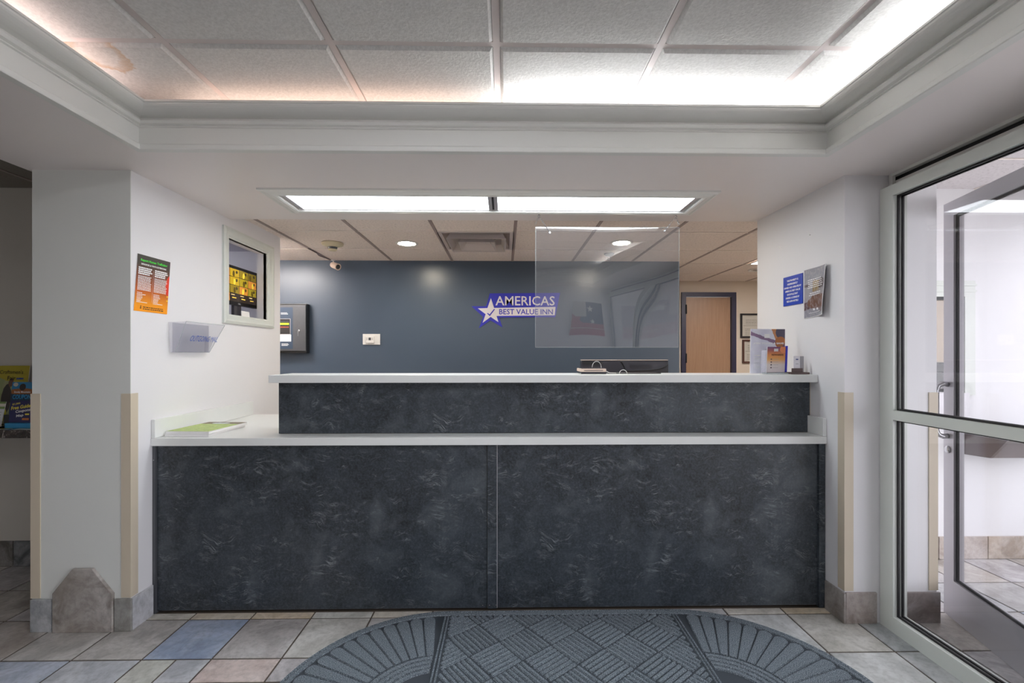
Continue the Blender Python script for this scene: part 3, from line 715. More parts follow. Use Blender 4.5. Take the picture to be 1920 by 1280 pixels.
logo_text('lettering', 'AMERICAS', 929, 555.2, 1040, 572.6, .0065, 'logo_white', .010)
logo_text('lettering', 'BEST VALUE INN', 936, 579.4, 1036.5, 589.4, .0097, 'logo_blue', .012)
chk = [(913.2, 587.6), (914.8, 586.6), (918, 589.3), (926.5, 579), (928.2, 579.8), (918.4, 592.8)]
poly_plate('check_mark', [lp(*p) for p in chk], .0092, .0008, 'logo_blue', lg)

# ================================================================== LEFT WALL: POSTER, MAIL HOLDER, NICHE MONITOR
printed('poster_print', [('grad', 'v', [(0, 'ffa21c'), (.14, 'f39a1a'), (.36, 'c4601c'), (.62, '7c3a1c'), (.84, '2e2522'), (1, '1d1d1f')]), ('ell', 1.05, .52, .16, .22, 'e0391c'), ('ell', .97, .33, .025, .014, 'ffd21c'), ('ell', .97, .25, .025, .014, 'ffd21c')], rough=.4)
pw, ph = .222, .288
tilt = math.radians(-5)
P0 = Vector((XL + .0015, 2.272, 1.566))
fr = Frame(P0, (0, math.cos(math.radians(-.5)), -.00), (0, math.sin(math.radians(5)), math.cos(math.radians(5))), (1, 0, 0))
po = thing('trafficking_poster', 'orange and black hotline poster taped on the left wall', 'poster', P0)
po = card('sheet', fr, pw, ph, 'poster_print', po)
text('headline', 'Report Human Trafficking', fr, .022, .252, .178, .016, 'ink_green', po, bold=.03)
text('headline', 'DENUNCIE LA TRATA DE PERSONAS', fr, .026, .237, .168, .0085, 'ink_white', po, bold=.03)
RR = random.Random(3)
for cx in (.012, .118):
    flat_rects('bold_lines', fr, squiggles(fr, cx, .188, cx + .090, .228, 4, RR, .7, .2), 'ink_white', po)
    flat_rects('body_lines', fr, squiggles(fr, cx, .108, cx + .090, .184, 11, RR, .5, .12), 'ink_white', po)
    flat_rects('body_lines', fr, squiggles(fr, cx, .045, cx + .080, .100, 7, RR, .4, .7), 'ink_white', po)
flat_rects('column_rule', fr, [(.109, .05, .1097, .22)], 'ink_white', po)
flat_rects('footer_lines', fr, squiggles(fr, .055, .012, .195, .030, 2, RR, .45, .05), 'ink_black', po)
flat_rects('emblem', fr, [(.036, .014, .046, .017), (.038, .018, .044, .024), (.039, .025, .0435, .030)], 'ink_black', po)

mh = thing('mail_holder', 'clear acrylic wall pocket lettered for outgoing mail', 'mail holder', (XL + .001, 2.70, 1.36))
xb, xt = XL + .030, XL + .085
def mpt(y, z, x): return Vector((x, y, z))
box('back_plate', (XL + .001, 2.535, 1.362), (XL + .004, 2.84, 1.525), 'acrylic_clear', mh)
top_y1 = fx(421, 609, xt).y; bot_y1 = fx(392, 661, xb).y; top_y0 = fx(321, 602, XL + .02).y; bot_y0 = fx(325, 660, XL + .02).y
fp = [mpt(bot_y0, 1.362, xb), mpt(bot_y1, 1.362, xb), mpt(top_y1, 1.530, xt), mpt(top_y0 + .02, 1.530, xt)]
MB().prism(fp, (.003, 0, 0)).build('front_plate', 'acrylic_clear', mh)
MB().prism([mpt(bot_y0, 1.362, XL + .004), mpt(bot_y0, 1.362, xb), mpt(top_y0 + .02, 1.53, xt), mpt(top_y0, 1.525, XL + .004)], (0, .003, 0)).build('side_plate', 'acrylic_clear', mh)
MB().prism([mpt(bot_y1 - .003, 1.362, XL + .004), mpt(bot_y1 - .003, 1.362, xb), mpt(bot_y1 - .003 + .02, 1.45, xb + .02), mpt(bot_y1 - .003, 1.45, XL + .004)], (0, .003, 0)).build('side_plate', 'acrylic_clear', mh)
box('bottom_plate', (XL + .004, bot_y0 + .004, 1.360), (xb, bot_y1 - .004, 1.364), 'acrylic_clear', mh)
for a, b in ((0, 1), (1, 2), (2, 3), (3, 0)): MB().tube([fp[a] + Vector((.0015, 0, 0)), fp[b] + Vector((.0015, 0, 0))], .0016, 6).build('rim', 'acrylic_edge', mh)
ey = (fp[3] - fp[0]); ey.y = 0
mfr = Frame(Vector((xb + .003, 0, 1.362)), (0, 1, 0), ey, Vector((1, 0, -(xt - xb) / .168)))
x_txt = lambda z: xb + (xt - xb) * (z - 1.362) / .168
zt0 = 1.425
ya, yb2 = fx(354, 636, x_txt(zt0)).y, fx(405, 638, x_txt(zt0)).y
text('lettering', 'OUTGOING MAIL', mfr, ya, (zt0 - 1.362) * 1.05, yb2 - ya, .034, 'ink_blue', mh, off=.002, bold=.0, shear=.25)

nm = thing('security_monitor', 'black desktop monitor showing camera views inside the wall niche', 'monitor', (-2.0, 3.4, 1.60))
mx = -1.965
mt, mbm, my1 = fx(482, 512, mx).z, fx(482, 579, mx).z, fx(482, 540, mx).y
my0 = my1 - .49
box('housing', (mx - .035, my0, mbm), (mx, my1, mt), 'black_plastic', nm, bevel=.004)
cells = []
Rc = random.Random(11)
for i in range(4):
    for j in range(4):
        c = ['8a7a22', 'a98c1e', '6a5a1a', 'b2762e', '7d6a1e', '93801f'][Rc.randrange(6)]
        if j == 0 and i > 0: c = '2c2420'
        cells.append(('rect', .005 + i * .25, .01 + j * .25, .245 + i * .25, .245 + j * .25, c))
for i in range(4):
    for j in range(1, 4):
        cells.append(('ell', .06 + i * .25 + Rc.random() * .1, .1 + j * .25, .03, .09, 'd0b53a' if (i + j) % 2 else '4a3d14'))
        cells.append(('ell', .18 + i * .25, .16 + j * .25, .025, .05, '3a3012'))
for i in range(1, 4): cells.append(('rect', .06 + i * .25, .10, .17 + i * .25, .13, 'd6b24a')); cells.append(('rect', .03 + i * .25, .19, .13 + i * .25, .215, 'c9b27a'))
printed('cctv_print', cells, base='1a1612', rough=.2, emit=.55, wobble=.03)
sfr = Frame((mx + .0005, my0 + .016, mbm + .024), (0, 1, 0), (0, 0, 1), (1, 0, 0))
card('screen', sfr, .49 - .032, (mt - mbm) - .046, 'cctv_print', nm, back='black_plastic')
text('badge', 'DELL', Frame((mx + .001, my0, mbm), (0, 1, 0), (0, 0, 1), (1, 0, 0)), .23, .007, .03, .009, 'logo_white', nm)
box('stand_neck', (mx - .03, my0 + .20, 1.612), (mx - .01, my0 + .29, mbm + .02), 'dark_plastic', nm)
box('stand_base', (mx - .13, my0 + .13, 1.601), (mx + .05, my0 + .36, 1.612), 'dark_plastic', nm, bevel=.003)
bx = MB().prism([(mx + .055, 3.33, 1.6005), (mx + .065, 3.33, 1.6005), (mx + .058, 3.33, 1.665), (mx + .055, 3.33, 1.665)], (0, .10, 0)).build('desk_card', 'paper', label='small white card leaning under the niche monitor', cat='card')

# magazines on the ledge
printed('mag_print', [('noise', 9, .45, .62, .5, 'cdd98a'), ('half', 0, 1, .78, '6b5448'), ('ell', .45, .86, .22, .07, 'cfd6e0'), ('noise', 22, .5, .6, .35, '7f9a45')], base='a9c06a', wobble=.05)
printed('mag_print_b', [('noise', 9, .45, .62, .4, 'bcbcbc')], base='d7d7d9')
def magazine(z, dx, dy, ang, pm, label):
    r = thing('magazine', label, 'magazine', (-1.66 + dx, 2.62 + dy, z), 'magazines stacked on the ledge')
    e1 = Vector((math.cos(ang), math.sin(ang), 0)); e2 = Vector((-math.sin(ang), math.cos(ang), 0))
    fr = Frame(Vector((-1.795 + dx, 2.43 + dy, z)), e1, e2, (0, 0, 1))
    W, H, th = .235, .33, .0140
    v = [fr.p(.002, .002, .0008), fr.p(W - .002, .002, .0008), fr.p(W - .002, H - .002, .0008), fr.p(.002, H - .002, .0008), fr.p(.002, .002, th - .001), fr.p(W - .002, .002, th - .001), fr.p(W - .002, H - .002, th - .001), fr.p(.002, H - .002, th - .001)]
    MB().hexa(v).build('pages', 'paper', r)
    card('cover', Frame(fr.p(0, 0, th - .001), e1, e2, (0, 0, 1)), W, H, pm, r)
    card('back_cover', Frame(fr.p(0, 0, 0), e1, e2, (0, 0, 1)), W, H, 'mag_print_b', r, th=.0007)
magazine(.9155, .0, .0, -.02, 'mag_print_b', 'lower magazine of the pair lying on the white ledge')
magazine(.9300, .004, .003, -.05, 'mag_print', 'green covered magazine on top of the pair on the ledge')

# ================================================================== RIGHT WALL SIGNS
P1 = Vector((XR - .0015, 2.756, 1.642)); fr = Frame(P1, (0, -1, 0), (0, 0, 1), (-1, 0, 0))
printed('blue_print', [], base='1d3fae', rough=.4)
bs = thing('license_sign', 'small royal blue ownership notice on the right wall', 'sign', P1)
bs = card('plate', fr, .179, .174, 'blue_print', bs, th=.003, back='blue_print')
for k, (s, wd_) in enumerate((('THIS PROPERTY IS', .105), ('INDEPENDENTLY', .096), ('OWNED AND OPERATED BY', .160), ('AMERICAS BEST VALUE', .140), ('KNOXVILLE EAST', .100), ('UNDER A LICENSE BY', .128), ('RED LION HOTELS', .108))):
    text('lettering', s, fr, .0895 - wd_ / 2, .142 - k * .0205, wd_, .011, 'ink_white', bs, off=.004, bold=.03)
printed('curl_print', [('grad', 'v', [(0, 'a9a9b2'), (.2, '8f8b92'), (.5, '9a979e'), (.75, '8e8f9b'), (1, '80828e')]), ('ell', .45, .20, .75, .15, '51363a'), ('ell', .62, .30, .46, .15, '6d4a3a'), ('ell', .28, .07, .50, .11, '8d8d96'), ('ell', .78, .66, .19, .10, '3f2f34'), ('rect', .38, .52, .66, .74, '8f7440'), ('ell', .10, .66, .14, .03, '5b4f55'), ('noise', 12, .45, .6, .35, 'b3adb3'), ('rect', .40, .13, .48, .17, 'e6e6ea'), ('rect', .56, .13, .67, .17, 'e6e6ea')], wobble=.05, rough=.45)
cp = thing('curled_poster', 'dark photo poster curling off the right wall beside the blue notice', 'poster', (XR - .002, 2.46, 1.56))
NU, NV = 16, 20; cw, chh = .200, .275
def cpt(a, b, o=0):
    lift = .018 * max(0, a - .45) ** 2 / .3 + .05 * max(0, a - .5) * max(0, .55 - b) + .010 * math.sin(b * math.pi) * a
    y = 2.566 - a * cw * (1 - .10 * max(0, .5 - b)) + .0 * b; z = 1.552 + b * chh + .012 * a * (1 - b)
    return Vector((XR - .002 - lift - o, y, z))
vv = [cpt(i / NU, j / NV) for j in range(NV + 1) for i in range(NU + 1)]
ff = [(j * (NU + 1) + i, j * (NU + 1) + i + 1, (j + 1) * (NU + 1) + i + 1, (j + 1) * (NU + 1) + i) for j in range(NV) for i in range(NU)]
mesh_obj('sheet', vv, ff, 'curl_print', cp, smooth=True, uvs=[(i / NU, j / NV) for j in range(NV + 1) for i in range(NU + 1)])
mb = MB(); RR = random.Random(8)
for (b0, b1, rows, a0, a1) in ((.60, .80, 5, .16, .86), (.44, .52, 2, .22, .80), (.085, .105, 1, .2, .85)):
    h = (b1 - b0) / rows
    for k in range(rows):
        a = a0 + RR.random() * .06
        while a < a1 - RR.random() * .1:
            wv_ = RR.uniform(.03, .09); b = b1 - (k + 1) * h
            mb.add([cpt(a, b, .001), cpt(a + wv_, b, .001), cpt(a + wv_, b + h * .4, .001), cpt(a, b + h * .4, .001)], [(0, 1, 2, 3)]); a += wv_ + .018
mb.build('text_lines', 'ink_white', cp, kind='stuff')
mb = MB()
rim = [cpt(i / NU, 0, .0006) for i in range(NU + 1)] + [cpt(1, j / NV, .0006) for j in range(1, NV + 1)]
mb.tube(rim, .0016, 5).build('white_edge', 'paper', cp)
for i, (u, v) in enumerate(((1519, 440), (1463, 464))):
    p = fx(u, v, XR); MB().lathe(p, (-1, 0, 0), [(.004, 0), (.004, .002), (.002, .003)], 8).build('wall_nail', 'steel', label=('nail head in the bare right wall above the blue notice', 'nail head in the right wall nearer the office opening')[i], cat='nail', group='nails in the right wall')

# ================================================================== UPPER COUNTER OBJECTS
ZU = 1.2385
printed('join_print', [('noise', 4, .4, .7, .5, 'c9c6de'), ('half', .75, .38, .83, 'c98a5e'), ('ell', .93, .93, .20, .17, '5b5468'), ('ell', .86, .70, .16, .13, 'b5713f'), ('band', .28, 1, .86, .94, 0, .72, '8a7090'), ('half', .8, -.6, .38, '7c5468'), ('half', .8, -.6, .62, '5f5c90')], base='e2e2ee', wobble=.05)
js = thing('rewards_sign', 'white and orange member rewards sign leaning on the counter end', 'sign', (1.52, 2.58, ZU))
a = Vector((1.405, 2.585, ZU + .002)); ex = (fy(1473, 699, 2.62) - a); ex.z = 0; ex = Vector((1, .10, 0)).normalized(); ey = Vector((.07, .10, 1)).normalized()
fr = Frame(a, ex, ey, ex.cross(ey) if ex.cross(ey).y < 0 else -ex.cross(ey))
sw, sh_ = .215, .258
card('board', fr, sw, sh_, 'join_print', js, th=.003)
text('lettering', 'JOIN TODAY & SAVE', fr, .016, .166, .190, .013, 'ink_white', js, off=.0045, bold=.04)
flat_rects('heading_print', fr, squiggles(fr, .025, .10, .065, .109, 1, random.Random(6), .8, .1), 'ink_white', js, .0045)
flat_rects('text_lines', fr, squiggles(fr, .02, .03, .075, .095, 7, random.Random(5), .4, .4), 'ink_white', js, .0045)
flat_rects('logo_patch', fr, [(.085, .205, .118, .228)], 'ink_white', js, .0045)
MB().prism([fr.p(sw * .75, 0, -.001), fr.p(sw * .75, .2, -.001), a + Vector((.17, .11, 0))], ex * .004).build('easel_back', 'cream_guard', js)
printed('reward_print', [('grad', 'v', [(0, 'd8cdd0'), (.3, 'd9cfcb'), (.5, 'e0a45c'), (.7, 'd98a4e'), (.85, 'a85a52'), (1, '6b4a7c')]), ('ell', .9, .9, .2, .15, 'e08a5a'), ('rect', .37, .82, .60, .93, 'dcd8dc')] + [('ell', .24, .18 + .11 * k, .045, .028, '5b4a52') for k in range(4)] + [('rect', .33, .175 + .11 * k, .33 + .3, .187 + .11 * k, 'a79aa0') for k in range(4)], wobble=.01)
lh = thing('leaflet_holder', 'small clear holder with an orange rewards leaflet before the sign', 'leaflet holder', (1.54, 2.55, ZU))
lf = Frame(Vector((1.478, 2.548, ZU + .010)), (1, .06, 0), (.10, .10, 1))
if lf.n.y > 0: lf.n = -lf.n
lfp = card('leaflet', lf, .108, .145, 'reward_print', lh, th=.004)
text('lettering', 'REWARDS', lf, .026, .094, .070, .010, 'brown_frame', lfp, off=.0055, bold=.02)
box('holder_foot', (1.470, 2.525, ZU), (1.600, 2.572, ZU + .008), 'acrylic_edge', lh)
MB().hexa([lf.p(-.034, .0, 0), lf.p(-.008, 0, 0), lf.p(-.008, .125, 0), lf.p(-.034, .125, 0), lf.p(-.034, 0, .012), lf.p(-.008, 0, .012), lf.p(-.008, .125, .012), lf.p(-.034, .125, .012)]).build('side_pocket', 'acrylic_clear', lh)
MB().hexa([lf.p(.109, 0, -.002), lf.p(.120, 0, -.002), lf.p(.120, .15, -.002), lf.p(.109, .15, -.002), lf.p(.109, 0, .006), lf.p(.120, 0, .006), lf.p(.120, .15, .006), lf.p(.109, .15, .006)]).build('side_rail', 'logo_blue', lh)
ch = thing('card_holder', 'dark brown business card holder with upright cards by the right wall', 'card holder', (1.645, 2.53, ZU))
cx0 = 1.592
box('base', (cx0, 2.50, ZU), (cx0 + .104, 2.565, ZU + .012), 'brown_laminate', ch, bevel=.002)
box('front_lip', (cx0 + .006, 2.502, ZU + .0125), (cx0 + .066, 2.510, ZU + .034), 'brown_laminate', ch, bevel=.0015)
box('back_rest', (cx0 + .055, 2.548, ZU + .0125), (cx0 + .098, 2.558, ZU + .068), 'brown_laminate', ch, bevel=.0015)
cf = Frame((cx0 + .018, 2.514, ZU + .0125), (1, 0, 0), (.06, .10, 1), (0, -1, .1))
printed('bizcard_print', [('rect', .62, 0, 1, 1, '9d9ba0'), ('rect', .22, .76, .46, .84, '3a4a80'), ('rect', .2, .5, .48, .53, '9a9aa2')], base='e6e4ea')
card('business_cards', cf, .058, .088, 'bizcard_print', ch, th=.006)

tm = thing('card_terminal', 'flat cream and black scanner box with a cable on the counter', 'terminal', (.50, 2.64, ZU))
box('case', (.432, 2.56, ZU), (.576, 2.70, ZU + .012), 'dark_plastic', tm, bevel=.002)
box('cover', (.430, 2.558, ZU + .0125), (.574, 2.70, ZU + .030), 'cream_pink', tm, bevel=.003)
box('slot', (.448, 2.556, ZU + .019), (.556, 2.5585, ZU + .022), 'gasket', tm)
box('lid', (.434, 2.565, ZU + .0305), (.572, 2.695, ZU + .034), 'dark_plastic', tm, bevel=.001)
def arc(c, r, a0, a1, n, ax=Vector((1, 0, 0)), az=Vector((0, 0, 1)), sq=1.0):
    return [Vector(c) + ax * r * math.cos(a0 + (a1 - a0) * i / n) + az * r * sq * math.sin(a0 + (a1 - a0) * i / n) for i in range(n + 1)]
MB().tube(arc((.532, 2.62, ZU + .036), .026, math.pi, -.25, 14, sq=1.35) + [Vector((.575, 2.60, ZU + .018)), Vector((.60, 2.59, ZU + .006)), Vector((.64, 2.60, ZU + .004))], .0016, 6).build('cable', 'white_plastic', tm, smooth=True)
MB().tube(arc((.677, 2.585, ZU + .001), .022, math.pi, 0, 12), .0016, 6).build('white_cable', 'white_plastic', smooth=True, label='short white cable looping up from the counter top', cat='cable')
pd = MB().box(.60, 2.60, ZU, .90, 2.70, ZU + .004).build('writing_pad', 'black_frame', bevel=.001, label='thin dark pad lying flat on the upper counter', cat='pad')
mo = thing('desk_monitor', 'glossy black back of a desktop monitor behind the counter', 'monitor', (.78, 2.90, .75))
msh = box('shell', (.487, 2.895, .99), (1.049, 2.93, 1.311), 'dark_plastic', mo, bevel=.006)
box('top_edge', (.490, 2.893, 1.3115), (1.046, 2.93, 1.315), 'cream_pink', msh)
mb = MB()
mb.tube([(.742, 2.893, 1.305), (.756, 2.893, 1.285), (.770, 2.893, 1.255), (.778, 2.893, 1.243), (.90, 2.893, 1.246), (.98, 2.893, 1.254), (1.025, 2.893, 1.268), (1.045, 2.893, 1.285)], .0042, 6)
mb.build('back_groove', 'gasket', msh)
mb = MB().prism([(.495, 2.894, 1.306), (.63, 2.894, 1.303), (.625, 2.894, 1.285), (.57, 2.894, 1.278), (.52, 2.894, 1.286), (.50, 2.894, 1.296)], (0, -.002, 0)); mb.build('back_recess', 'gasket', msh)
mb = MB()
for k in range(3): mb.box(.80, 2.8935, 1.262 + k * .008, .94, 2.895, 1.264 + k * .008)
mb.build('vent_slots', 'gasket', msh)
box('stand_neck', (.74, 2.90, .77), (.80, 2.925, .989), 'dark_plastic', mo); box('stand_base', (.66, 2.83, .751), (.88, 2.99, .769), 'dark_plastic', mo, bevel=.003)

# hanging acrylic shield
YS = 2.945
sg = thing('sneeze_guard', 'clear acrylic shield hanging on chains above the counter', 'shield', (.665, YS, 1.395))
sx0, sx1, sz0, sz1, lean = .200, 1.130, 1.395, 2.170, -.020
def spt(x, z, bow=True):
    k = (z - sz0) / (sz1 - sz0); a = (x - sx0) / (sx1 - sx0)
    return Vector((x, YS + lean * k + .006 * math.sin(a * math.pi) + .0022 * math.sin(a * 9 + k * 2.2) * (.4 + .6 * a), z))
NU, NV = 30, 12; vv = []
for j in range(NV + 1):
    for i in range(NU + 1): vv.append(spt(sx0 + (sx1 - sx0) * i / NU, sz0 + (sz1 - sz0) * j / NV))
ff = [(j * (NU + 1) + i, j * (NU + 1) + i + 1, (j + 1) * (NU + 1) + i + 1, (j + 1) * (NU + 1) + i) for j in range(NV) for i in range(NU)]
o = shp = mesh_obj('panel', vv, ff, 'acrylic', sg, smooth=True)
sm = o.modifiers.new('thickness', 'SOLIDIFY'); sm.thickness = .003; sm.offset = 0; sm.use_rim = False
for nm_, pts in (('edge', [spt(sx0, sz0 + (sz1 - sz0) * k / 8) for k in range(9)]), ('edge', [spt(sx1, sz0 + (sz1 - sz0) * k / 8) for k in range(9)]), ('edge', [spt(sx0 + (sx1 - sx0) * k / 20, sz0) for k in range(21)]), ('edge', [spt(sx0 + (sx1 - sx0) * k / 20, sz1) for k in range(21)])):
    MB().tube(pts, .0013, 5).build(nm_, 'acrylic_edge', shp)
def chain(p, q, tail):
    mb = MB(); p, q = Vector(p), Vector(q)
    def run(a, b):
        d = b - a; n = max(2, int(d.length / .0125)); d.normalize()
        s1 = d.cross(Vector((0, 1, 0))).normalized(); s2 = d.cross(s1)
        for i in range(n):
            c = a + (b - a) * ((i + .5) / n); s_ = s1 if i % 2 else s2
            mb.tube([c + d * .0085 * math.cos(t) + s_ * .0042 * math.sin(t) for t in [2 * math.pi * k / 8 for k in range(8)]], .0013, 4, closed=True)
    run(p, q); run(p, tail)
    mb.lathe(q + Vector((0, -.004, 0)), (0, 1, 0), [(.006, 0), (.006, .006)], 10)
    sgc = mb.build('chain', 'steel', sg)
    MB().tube(arc((p.x, p.y, ZS - .012), .008, 0, math.pi * 1.5, 10) , .0018, 6).build('ceiling_hook', 'steel', sgc)
    MB().lathe((p.x, p.y, ZS), (0, 0, -1), [(.006, 0), (.006, .003), (.002, .004), (.002, .006)], 8).build('hook_plate', 'steel', sgc)
h1, h2 = fy(1031, 436, YS + lean * .95), fy(1246, 433, YS + lean * .95)
chain((.222, YS - .02, ZS - .012), h1, Vector((.198, YS - .02, ZS - .062)))
chain((1.108, YS - .02, ZS - .012), h2, Vector((1.128, YS - .02, ZS - .062)))

# ================================================================== OFFICE WALL AND CEILING FITTINGS
fa = thing('alarm_panel', 'dark fire alarm control box with a key on the blue wall', 'alarm panel', (-2.2, YB - .04, 1.36))
ax0, ax1, az0, az1 = -2.42, -1.968, 1.362, 1.853
box('cabinet', (ax0, YB - .075, az0), (ax1, YB - .002, az1), 'black_plastic', fa, bevel=.003)
dfr = Frame((ax0 + .01, YB - .088, az0 + .022), (1, 0, 0), (0, 0, 1), (0, -1, 0))
dw = fy(573, 600, YB - .09).x - (ax0 + .01); dh = az1 - az0 - .04
fd = box('door', (ax0 + .01, YB - .088, az0 + .022), (ax0 + .01 + dw, YB - .0755, az0 + .022 + dh), 'grey_metal', fa, bevel=.002)
def ap(u, v): p = fy(u, v, YB - .088); return p.x - dfr.o.x, p.z - dfr.o.z
l0 = ap(549, 655)[0]
printed('panel_blue', [], base='34465c')
card('label_plate', Frame(dfr.p(.02, .02, 0), dfr.ex, dfr.ey, dfr.n), l0 - .02, dh - .04, 'panel_blue', fd, th=.0008, back='gasket')
kx = ap(544, 598); kb = ap(544, 626)
wx0 = kx[0] - .15
flat_rects('window_trim', dfr, [(wx0 - .004, kb[1] - .004, kx[0] + .004, kx[1] + .004)], 'alu', fd, .0012)
flat_rects('keypad', dfr, [(wx0, kb[1], kx[0], kx[1])], 'gasket', fd, .0016)
g = ap(542, 610)
flat_rects('display', dfr, [(wx0 + .012, g[1] + .006, g[0], g[1] + .026)], 'led_green', fd, .002)
for k in range(8): flat_rects('button', dfr, [(wx0 + .012 + k * .016, g[1] - .022, wx0 + .024 + k * .016, g[1] - .010)], 'key_red', fd, .002)
flat_rects('button_row', dfr, [(wx0 + .012 + k * .016, g[1] + .034, wx0 + .022 + k * .016, g[1] + .044) for k in range(8)], 'grey_metal', fd, .002)
flat_rects('paper_note', dfr, [(wx0 - .01, ap(546, 640)[1], ap(546, 640)[0], ap(546, 627)[1])], 'paper', fd, .002)
RR = random.Random(2)
for (u0, v0, u1, v1, rows) in ((527, 589, 543, 585, 2), (528, 648, 543, 643, 3)):
    a = ap(u0, v0); b = ap(u1, v1); flat_rects('text_lines', dfr, squiggles(dfr, a[0], a[1], b[0], b[1] , rows, RR, .5, .3), 'ink_white', fd, .0016)
k0 = ap(561, 620); kp = dfr.p(k0[0], k0[1], .0)
MB().lathe(kp, (0, -1, 0), [(.010, 0), (.010, .008), (.006, .010)], 12).build('lock', 'steel', fd)
MB().box(kp.x - .0015, kp.y - .030, kp.z - .004, kp.x + .0015, kp.y - .010, kp.z + .004).box(kp.x - .002, kp.y - .028, kp.z - .05, kp.x + .002, kp.y - .024, kp.z - .004).build('key', 'steel', fd)

th_ = thing('thermostat', 'white wall thermostat on a wide plate on the blue wall', 'thermostat', (-1.345, YB - .002, 1.447))
box('wall_plate', (-1.433, YB - .010, 1.447), (-1.258, YB - .002, 1.556), 'white_plastic', th_, bevel=.003)
tb = box('body', (-1.398, YB - .032, 1.463), (-1.313, YB - .0105, 1.530), 'white_plastic', th_, bevel=.004)
tf = Frame((-1.398, YB - .032, 1.463), (1, 0, 0), (0, 0, 1), (0, -1, 0))
flat_rects('display', tf, [(.030, .028, .055, .055)], 'grey_metal', tb, .0008)
for q in [(.012, .046, .020, .051), (.012, .032, .020, .037), (.064, .046, .072, .051), (.064, .032, .072, .037)]: flat_rects('button', tf, [q], 'grey_metal', tb, .0008)

bc = thing('bullet_camera', 'small white bullet security camera hanging by the blue wall', 'camera', (-1.70, YB - .12, 2.26))
cc = fy(628, 498, YB - .13); cdir = Vector((.80, -.52, -.34)).normalized()
MB().lathe(cc - cdir * .05, cdir, [(.010, 0), (.026, .006), (.030, .02), (.031, .09), (.033, .10), (.033, .104), (.026, .104), (.024, .098)], 20).build('housing', 'cream_pink', bc, smooth=True)
MB().lathe(cc + cdir * .049, cdir, [(.0235, 0), (.0235, .002), (.013, .003), (.012, .006), (.004, .007)], 18).build('lens', 'black_plastic', bc)
MB().tube([cc - cdir * .045, cc + Vector((-.03, .05, .04)), Vector((cc.x - .05, YB - .05, ZO - .006))], .005, 6).build('mount_arm', 'white_plastic', bc)
MB().lathe((cc.x - .05, YB - .05, ZO - .001), (0, 0, -1), [(.022, 0), (.022, .006), (.008, .010)], 14).build('mount_foot', 'white_plastic', bc)
MB().tube([(cc.x - .06, YB - .05, ZO - .004), (-1.755, 4.45, ZO - .004), (-1.768, 4.36, ZO - .005), (-1.742, 4.25, ZO - .004), (-1.75, 4.08, ZO - .003)], .004, 6).build('wire', 'brown_laminate', bc)

sd = thing('smoke_detector', 'yellowed round smoke detector on the office ceiling', 'smoke detector', (-1.465, 3.90, ZO))
MB().lathe((-1.465, 3.90, ZO + .002), (0, 0, -1), [(.088, 0), (.090, .008), (.086, .018), (.06, .028), (.046, .034)], 28).build('base', 'cream_plastic', sd, smooth=True)
MB().lathe((-1.465, 3.90, ZO - .0335), (0, 0, -1), [(.040, 0), (.036, .012), (.034, .018)], 20).build('sensor_vents', 'grey_metal', sd)
MB().lathe((-1.465, 3.90, ZO - .052), (0, 0, -1), [(.037, 0), (.036, .006), (.026, .013), (.01, .015)], 20).build('cap', 'cream_plastic', sd, smooth=True)
sp_ = thing('sprinkler_head', 'pendent fire sprinkler with dark escutcheon on the office ceiling', 'sprinkler', (.985, 4.27, ZO))
MB().lathe((.985, 4.27, ZO + .002), (0, 0, -1), [(.048, 0), (.048, .006), (.030, .020), (.014, .026)], 22).build('escutcheon', 'grey_metal', sp_, smooth=True)
for s in (-1, 1): MB().tube([(.985 + s * .008, 4.27, ZO - .024), (.985 + s * .014, 4.27, ZO - .036), (.985 + s * .004, 4.27, ZO - .052)], .0025, 6).build('frame_arm', 'steel', sp_)
MB().lathe((.985, 4.27, ZO - .052), (0, 0, -1), [(.004, 0), (.016, .003), (.016, .005), (.003, .006)], 14).build('deflector', 'steel', sp_)
vt = thing('air_diffuser', 'square white louvred air diffuser set in the office ceiling', 'air vent', (-.215, 3.825, ZO))
VX, VY = -.225, 3.825
def frust(name, h0, z0, h1, z1, mat, th=.003):
    mb = MB(); q = []
    for h, z in ((h0, z0), (h1, z1), (h1 - th * 2, z1), (h0 - th * 2, z0)):
        q += [Vector((VX - h, VY - h, z)), Vector((VX + h, VY - h, z)), Vector((VX + h, VY + h, z)), Vector((VX - h, VY + h, z))]
    mb.v = q
    for j in range(4):
        for i in range(4): mb.f.append((j * 4 + i, j * 4 + (i + 1) % 4, ((j + 1) % 4) * 4 + (i + 1) % 4, ((j + 1) % 4) * 4 + i))
    return mb.build(name, mat, vt)
frust('outer_flange', .302, ZO, .275, ZO + .002, 'tee_white', .004)
frust('outer_cone', .285, ZO + .002, .21, ZO + .11, 'tee_white')
box('duct_top', (VX - .22, VY - .22, ZO + .11), (VX + .22, VY + .22, ZO + .115), 'plenum', vt)
MB().lathe((VX, VY, ZO + .108), (0, 0, -1), [(.13, 0), (.13, .03), (.124, .03), (.124, .002)], 24).build('duct_collar', 'alu', vt)
frust('louvre_ring', .235, ZO - .034, .205, ZO + .022, 'tee_white'); frust('louvre_ring', .150, ZO - .040, .115, ZO + .010, 'tee_white')
box('centre_plate', (VX - .10, VY - .10, ZO + .006), (VX + .10, VY + .10, ZO + .010), 'tee_white', vt)
for sx_, sy_ in ((-1, -1), (1, -1), (-1, 1), (1, 1)): MB().tube([(VX + sx_ * .09, VY + sy_ * .09, ZO + .012), (VX + sx_ * .2, VY + sy_ * .2, ZO + .10)], .005, 6).build('support_strut', 'tee_white', vt)

